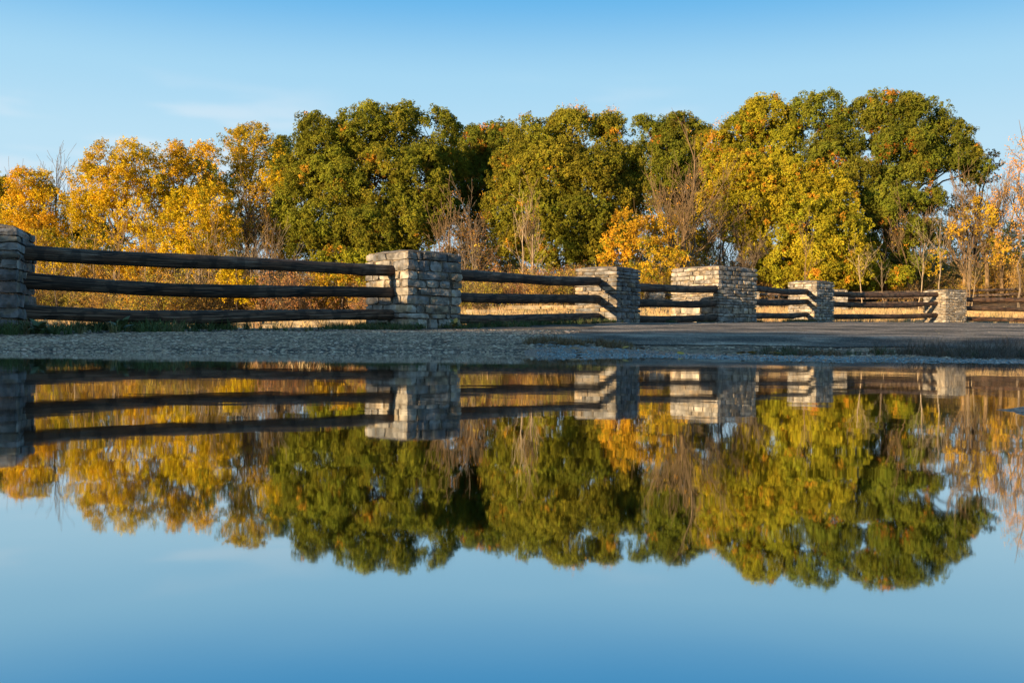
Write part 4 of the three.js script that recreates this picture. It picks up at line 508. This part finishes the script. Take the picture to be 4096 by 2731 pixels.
// ---------------------------------------------------------------- grass, weeds, gravel, leaves
function tuft(R, n, h, w, splay, curl = .4) { const P = [], I = []; for (let i = 0; i < n; i++) { const a = R() * 6.28, s = splay * (.3 + R()), hh = h * (.5 + .6 * R()), bx = (R() - .5) * h * .5, bz = (R() - .5) * h * .5, px = -Math.sin(a) * w / 2, pz = Math.cos(a) * w / 2, k = P.length / 3; for (let j = 0; j < 3; j++) { const t = j / 2.6, ox = Math.cos(a) * s * hh * (t + curl * t * t), oz = Math.sin(a) * s * hh * (t + curl * t * t), y = hh * t * (1 - .25 * s * t), q = 1 - t * .7; P.push(bx + ox - px * q, y, bz + oz - pz * q, bx + ox + px * q, y, bz + oz + pz * q); } P.push(bx + Math.cos(a) * s * hh * (1 + curl), hh * (1 - .3 * s), bz + Math.sin(a) * s * hh * (1 + curl)); I.push(k, k + 1, k + 2, k + 1, k + 3, k + 2, k + 2, k + 3, k + 4, k + 3, k + 5, k + 4, k + 4, k + 5, k + 6); }
  const g = new THREE.BufferGeometry(); g.setAttribute('position', new THREE.Float32BufferAttribute(P, 3)); g.setIndex(I); const ni = g.toNonIndexed(); ni.computeVertexNormals(); return ni; }
function scatter(name, geo, mat, n, R, pick, scale, color, yaw = true, sink = 0) { // one mass of small copies
  const M = [], C = [], m = new THREE.Matrix4(), q = new THREE.Quaternion(), e = new THREE.Euler();
  for (let i = 0; i < n; i++) { const p = pick(R); if (!p) continue; const s = scale(R, p); e.set(yaw ? (R() - .5) * .3 : R() * 6, R() * 6.28, yaw ? (R() - .5) * .3 : R() * 6); q.setFromEuler(e); m.compose(V(p[0], ground(p[0], p[1]) - sink * (s.y ?? s), p[1]), q, s.isVector3 ? s : V(s, s, s)); M.push(...m.elements); C.push(...color(R, p)); }
  const im = new THREE.InstancedMesh(geo, mat, M.length / 16); im.instanceMatrix.array.set(M); im.instanceColor = new THREE.InstancedBufferAttribute(new Float32Array(C), 3); im.name = name; fin(im); scene.add(im); return im;
}
const stuff = (o, label, category) => { o.userData = { kind: 'stuff', label, category }; };
const bladeMat = new THREE.MeshPhysicalMaterial({ color: rgb(1, 1, 1), roughness: .9, transmission: .2, thickness: 0, side: THREE.DoubleSide });
const rockMat = new THREE.MeshStandardMaterial({ color: rgb(1, 1, 1), roughness: .85 });
const RG = mulberry(4242), vary = (R, c, v = .5) => { const f = 1 - v / 2 + v * R(); return c.map((x) => x * f * (.95 + .1 * R())); };
const inRoad = (x, z) => x > ROAD_L(-z) + .4 + 1.2 * fbm(x * 2, z * 2, 2) && -z > 9.6 && beyond(x, z) < -.9;
stuff(scatter('grass', tuft(RG, 13, .13, .009, .5), bladeMat, 9000, RG, (R) => { const x = -9 + R() * 11.5, b = -1.9 + R() * 2.6, z = -(pl(FENCE, x) + b); const m = fbm(x * 1.1 + 7, z * 1.1, 3), edge = smooth(-1.9, -.7, b) * smooth(.9, .3, b), gap = smooth(.35, .8, Math.abs(x + 3.0)) * .85 + .15, gap2 = x > .3 ? smooth(-.9, -.3, b) : 1; return R() < edge * smooth(.3, .55, m) * gap * gap2 ? [x, z] : null; }, (R, p) => (.4 + R() * .7) * (p[0] < -3.2 ? 1.25 : .9), (R) => vary(R, R() < .85 ? [.06, .10, .022] : [.16, .14, .05])), 'dark green grass along the foot of the fence at the left', 'grass');
stuff(scatter('fence_grass', tuft(RG, 11, .10, .008, .6), bladeMat, 2600, RG, (R) => { const x = 1.2 + R() * 7, b = -.75 + R() * .9, z = -(pl(FENCE, x) + b); return R() < smooth(.42, .6, fbm(x * 1.4, z * 1.4, 3)) ? [x, z] : null; }, (R) => .4 + R() * .6, (R) => vary(R, R() < .7 ? [.07, .10, .025] : [.2, .16, .06])), 'thin green grass strip at the foot of the fence behind the asphalt', 'grass');
stuff(scatter('bank_grass', tuft(RG, 10, .07, .006, .7), bladeMat, 1500, RG, (R) => { const right = R() < .7, x = right ? 1.9 + R() * 3.4 : -.1 + R() * 1.2, z = -(right ? 7.5 + R() * 1.3 : 8.8 + R() * .7); return fbm(x * 2.2, z * 2.2, 3) > .45 ? [x, z] : null; }, (R) => .4 + R() * .8, (R, p) => vary(R, p[0] < 1.5 ? [.18, .12, .05] : R() < .4 ? [.05, .075, .025] : [.13, .10, .06])), 'low patches of grass on the muddy bank beside the puddle', 'grass');
stuff(scatter('dry_grass', tuft(RG, 16, .17, .003, .9), bladeMat, 1100, RG, (R) => { const x = 3.0 + R() * 3, z = -(6.9 + R() * 1.7); return R() < smooth(2.8, 3.8, x) * (.4 + .6 * fbm(x * 3, z * 3, 2)) ? [x, z] : null; }, (R) => .5 + R() * .7, (R) => vary(R, [.085, .066, .045], .9)), 'dry brown grass stalks on the bank at the right', 'grass');
stuff(scatter('meadow_grass', tuft(RG, 12, .22, .014, .55), bladeMat, 26000, RG, (R) => { const d = 15 + Math.pow(R(), .8) * 42, x = (-.5 + 1.05 * R()) * d, z = -d, b = beyond(x, z); if (b < .8) return null; return R() < .25 + .75 * smooth(.35, .6, fbm(x * .35, z * .35, 3)) ? [x, z] : null; }, (R) => .45 + R() * .9, (R) => vary(R, R() < .8 ? [.52, .37, .17] : R() < .5 ? [.34, .27, .08] : [.5, .28, .1])), 'tan dry meadow grass beyond the fence', 'grass');
{ // rounded and angular gravel
  const pebble = (seed) => { const R = mulberry(seed), g = mergeVertices(new THREE.IcosahedronGeometry(1, 1).deleteAttribute('uv').deleteAttribute('normal')), p = g.attributes.position; for (let i = 0; i < p.count; i++) { const f = .75 + .5 * R(); p.setXYZ(i, p.getX(i) * f, p.getY(i) * f * .62, p.getZ(i) * f * .85); } return toCreasedNormals(g, .6); };
  stuff(scatter('gravel', pebble(3), rockMat, 42000, RG, (R) => { const x = -8 + R() * 12, z = -(7 + Math.pow(R(), 1.4) * 7), d = -z, b = beyond(x, z); if (d < shore(x) - .25 || b > 1.5 || inRoad(x, z)) return null; if (b > -1.6 && R() < .75) return null; if (x > .3 && (R() < .6 || d < shore(x) + .9)) return null; return [x, z]; }, (R) => { const s = .006 + .017 * R() * R() * R() + .005 * R(); return V(s * (1 + R() * .5), s, s * (1 + R() * .5)); }, (R) => vary(R, R() < .7 ? [.36, .27, .18] : R() < .5 ? [.52, .42, .31] : [.2, .13, .085], .9), true, .2), 'fine pale gravel on the bank of the puddle', 'gravel');
  stuff(scatter('road_chips', pebble(9), rockMat, 24000, RG, (R) => { const d = 9.2 + R() * R() * 17, x = R() * (4 + d * .4), z = -d; return inRoad(x, z) ? [x, z] : null; }, (R, p) => (.005 + .014 * R() * R() * R()) * (1 + .04 * (-p[1] - 9)), (R) => vary(R, R() < .5 ? [.42, .39, .34] : R() < .5 ? [.22, .17, .13] : [.12, .11, .1], .6), true, .1), 'loose stone chips on the asphalt', 'gravel');
  const wet = new THREE.MeshStandardMaterial({ color: rgb(1, 1, 1), roughness: .22 });
  stuff(scatter('mud_clods', pebble(15), wet, 12000, RG, (R) => { if (R() < .12) { const x = .95 + R() * .9, d = 1.0 + R() * 1.6; return ground(x, -d) > .002 ? [x, -d] : null; } const x = .2 + R() * 6.6, d = shore(x) - .25 + R() * R() * 1.5; return R() < smooth(.2, .8, fbm(x * 3, d * 3, 3) + .2) ? [x, -d] : null; }, (R) => { const s = .006 + .02 * R() * R(); return V(s * 1.6, s * .9, s * 1.3); }, (R) => vary(R, [.075, .062, .05], .8), true, .1), 'small wet mud clods along the muddy margin of the puddle', 'mud');
  // a few larger stones at the water's edge
  const g2 = pebble(21); [[.35, -8.9, .03], [.62, -8.55, .022], [2.1, -7.2, .022]].forEach(([x, z, s], i) => { const o = fin(new THREE.Mesh(g2, stoneMats[2 + i % 4])); o.name = numbered('shore_stone'); o.scale.set(s * 1.5, s, s); o.rotation.y = i; o.position.set(x, ground(x, z) + s * .25, z); o.userData = { label: x < -.5 ? 'fist-sized stone at the left gravel waterline' : 'fist-sized stone at the muddy right waterline', category: 'stone', group: x < -.5 ? 'stones at the left waterline' : 'stones at the right waterline' }; scene.add(o); });
}
// broad-leaved weeds by the nearest pillar
{ const R = mulberry(808), mk = () => { const P = [], I = []; for (let i = 0; i < 15; i++) { const a = i * 2.4 + R(), e = .35 + R() * .9, l = .09 + R() * .09, w = l * .32, k = P.length / 3; for (let j = 0; j <= 4; j++) { const t = j / 4, r = l * t * Math.cos(e), y = l * (t * Math.sin(e) - .35 * t * t) + .02, ww = w * Math.sin(Math.PI * Math.min(.97, .12 + t * .88)) * .5; for (const s of [-1, 1]) P.push(Math.cos(a) * r - Math.sin(a) * ww * s, y + Math.abs(ww) * .4, Math.sin(a) * r + Math.cos(a) * ww * s); if (j < 4) { const q = k + j * 2; I.push(q, q + 1, q + 2, q + 1, q + 3, q + 2); } } } const g = new THREE.BufferGeometry(); g.setAttribute('position', new THREE.Float32BufferAttribute(P, 3)); g.setIndex(I); const n = g.toNonIndexed(); n.computeVertexNormals(); return n; };
  const wm = new THREE.MeshPhysicalMaterial({ color: rgb(.06, .095, .025), roughness: .7, transmission: .2, thickness: 0, side: THREE.DoubleSide });
  [[-1.75, -13.72, 1.2, 'leafy weed at the left foot of the nearest whole pillar'], [-1.25, -13.55, 1, 'leafy weed below the corner of the nearest whole pillar'], [-.78, -13.8, 1.4, 'tall leafy weed at the right foot of the nearest whole pillar'], [-4.6, -9.95, 1.6, 'broad-leaved weed at the foot of the cut-off left pillar'], [-4.05, -10.6, 1.5, 'broad-leaved weed under the bottom rail beside the cut-off pillar']].forEach(([x, z, s, l]) => { const t = thing('weed', l, 'weed', x, ground(x, z), z); t.scale.setScalar(s); t.rotation.y = R() * 6; part('leaves', mk(), wm, t); });
}
// fallen leaves on the wet mud
{ const R = mulberry(99), mats = [[.5, .3, .03], [.42, .2, .04], [.3, .16, .06]].map((c) => new THREE.MeshStandardMaterial({ color: rgb(...c), roughness: .8, side: THREE.DoubleSide })); const s = new THREE.Shape(); s.moveTo(0, 0); s.bezierCurveTo(.5, .2, .55, .6, 0, 1); s.bezierCurveTo(-.55, .6, -.5, .2, 0, 0); const g = new THREE.ShapeGeometry(s, 5); g.rotateX(-Math.PI / 2); const p = g.attributes.position; for (let i = 0; i < p.count; i++) p.setY(i, p.getX(i) * p.getX(i) * .9 + Math.pow(p.getZ(i) + .5, 2) * .5); g.computeVertexNormals();
  for (let i = 0; i < 12; i++) { const x = .5 + R() * 1.6, z = -(7.4 + R() * 1.0), m = fin(new THREE.Mesh(g, mats[i % 3])); m.name = numbered('fallen_leaf'); m.scale.setScalar(.05 + R() * .04); m.rotation.set((R() - .5) * .8, R() * 6, (R() - .5) * .8); m.position.set(x, Math.max(0, ground(x, z)) + .012, z); m.userData = { label: ['yellow fallen leaf lying on the wet mud margin', 'orange-brown fallen leaf lying on the wet mud margin', 'brown fallen leaf lying on the wet mud margin'][i % 3], category: 'leaf', group: ['yellow fallen leaves', 'orange-brown fallen leaves', 'brown fallen leaves'][i % 3] }; scene.add(m); }
}
renderer.render(scene, camera);
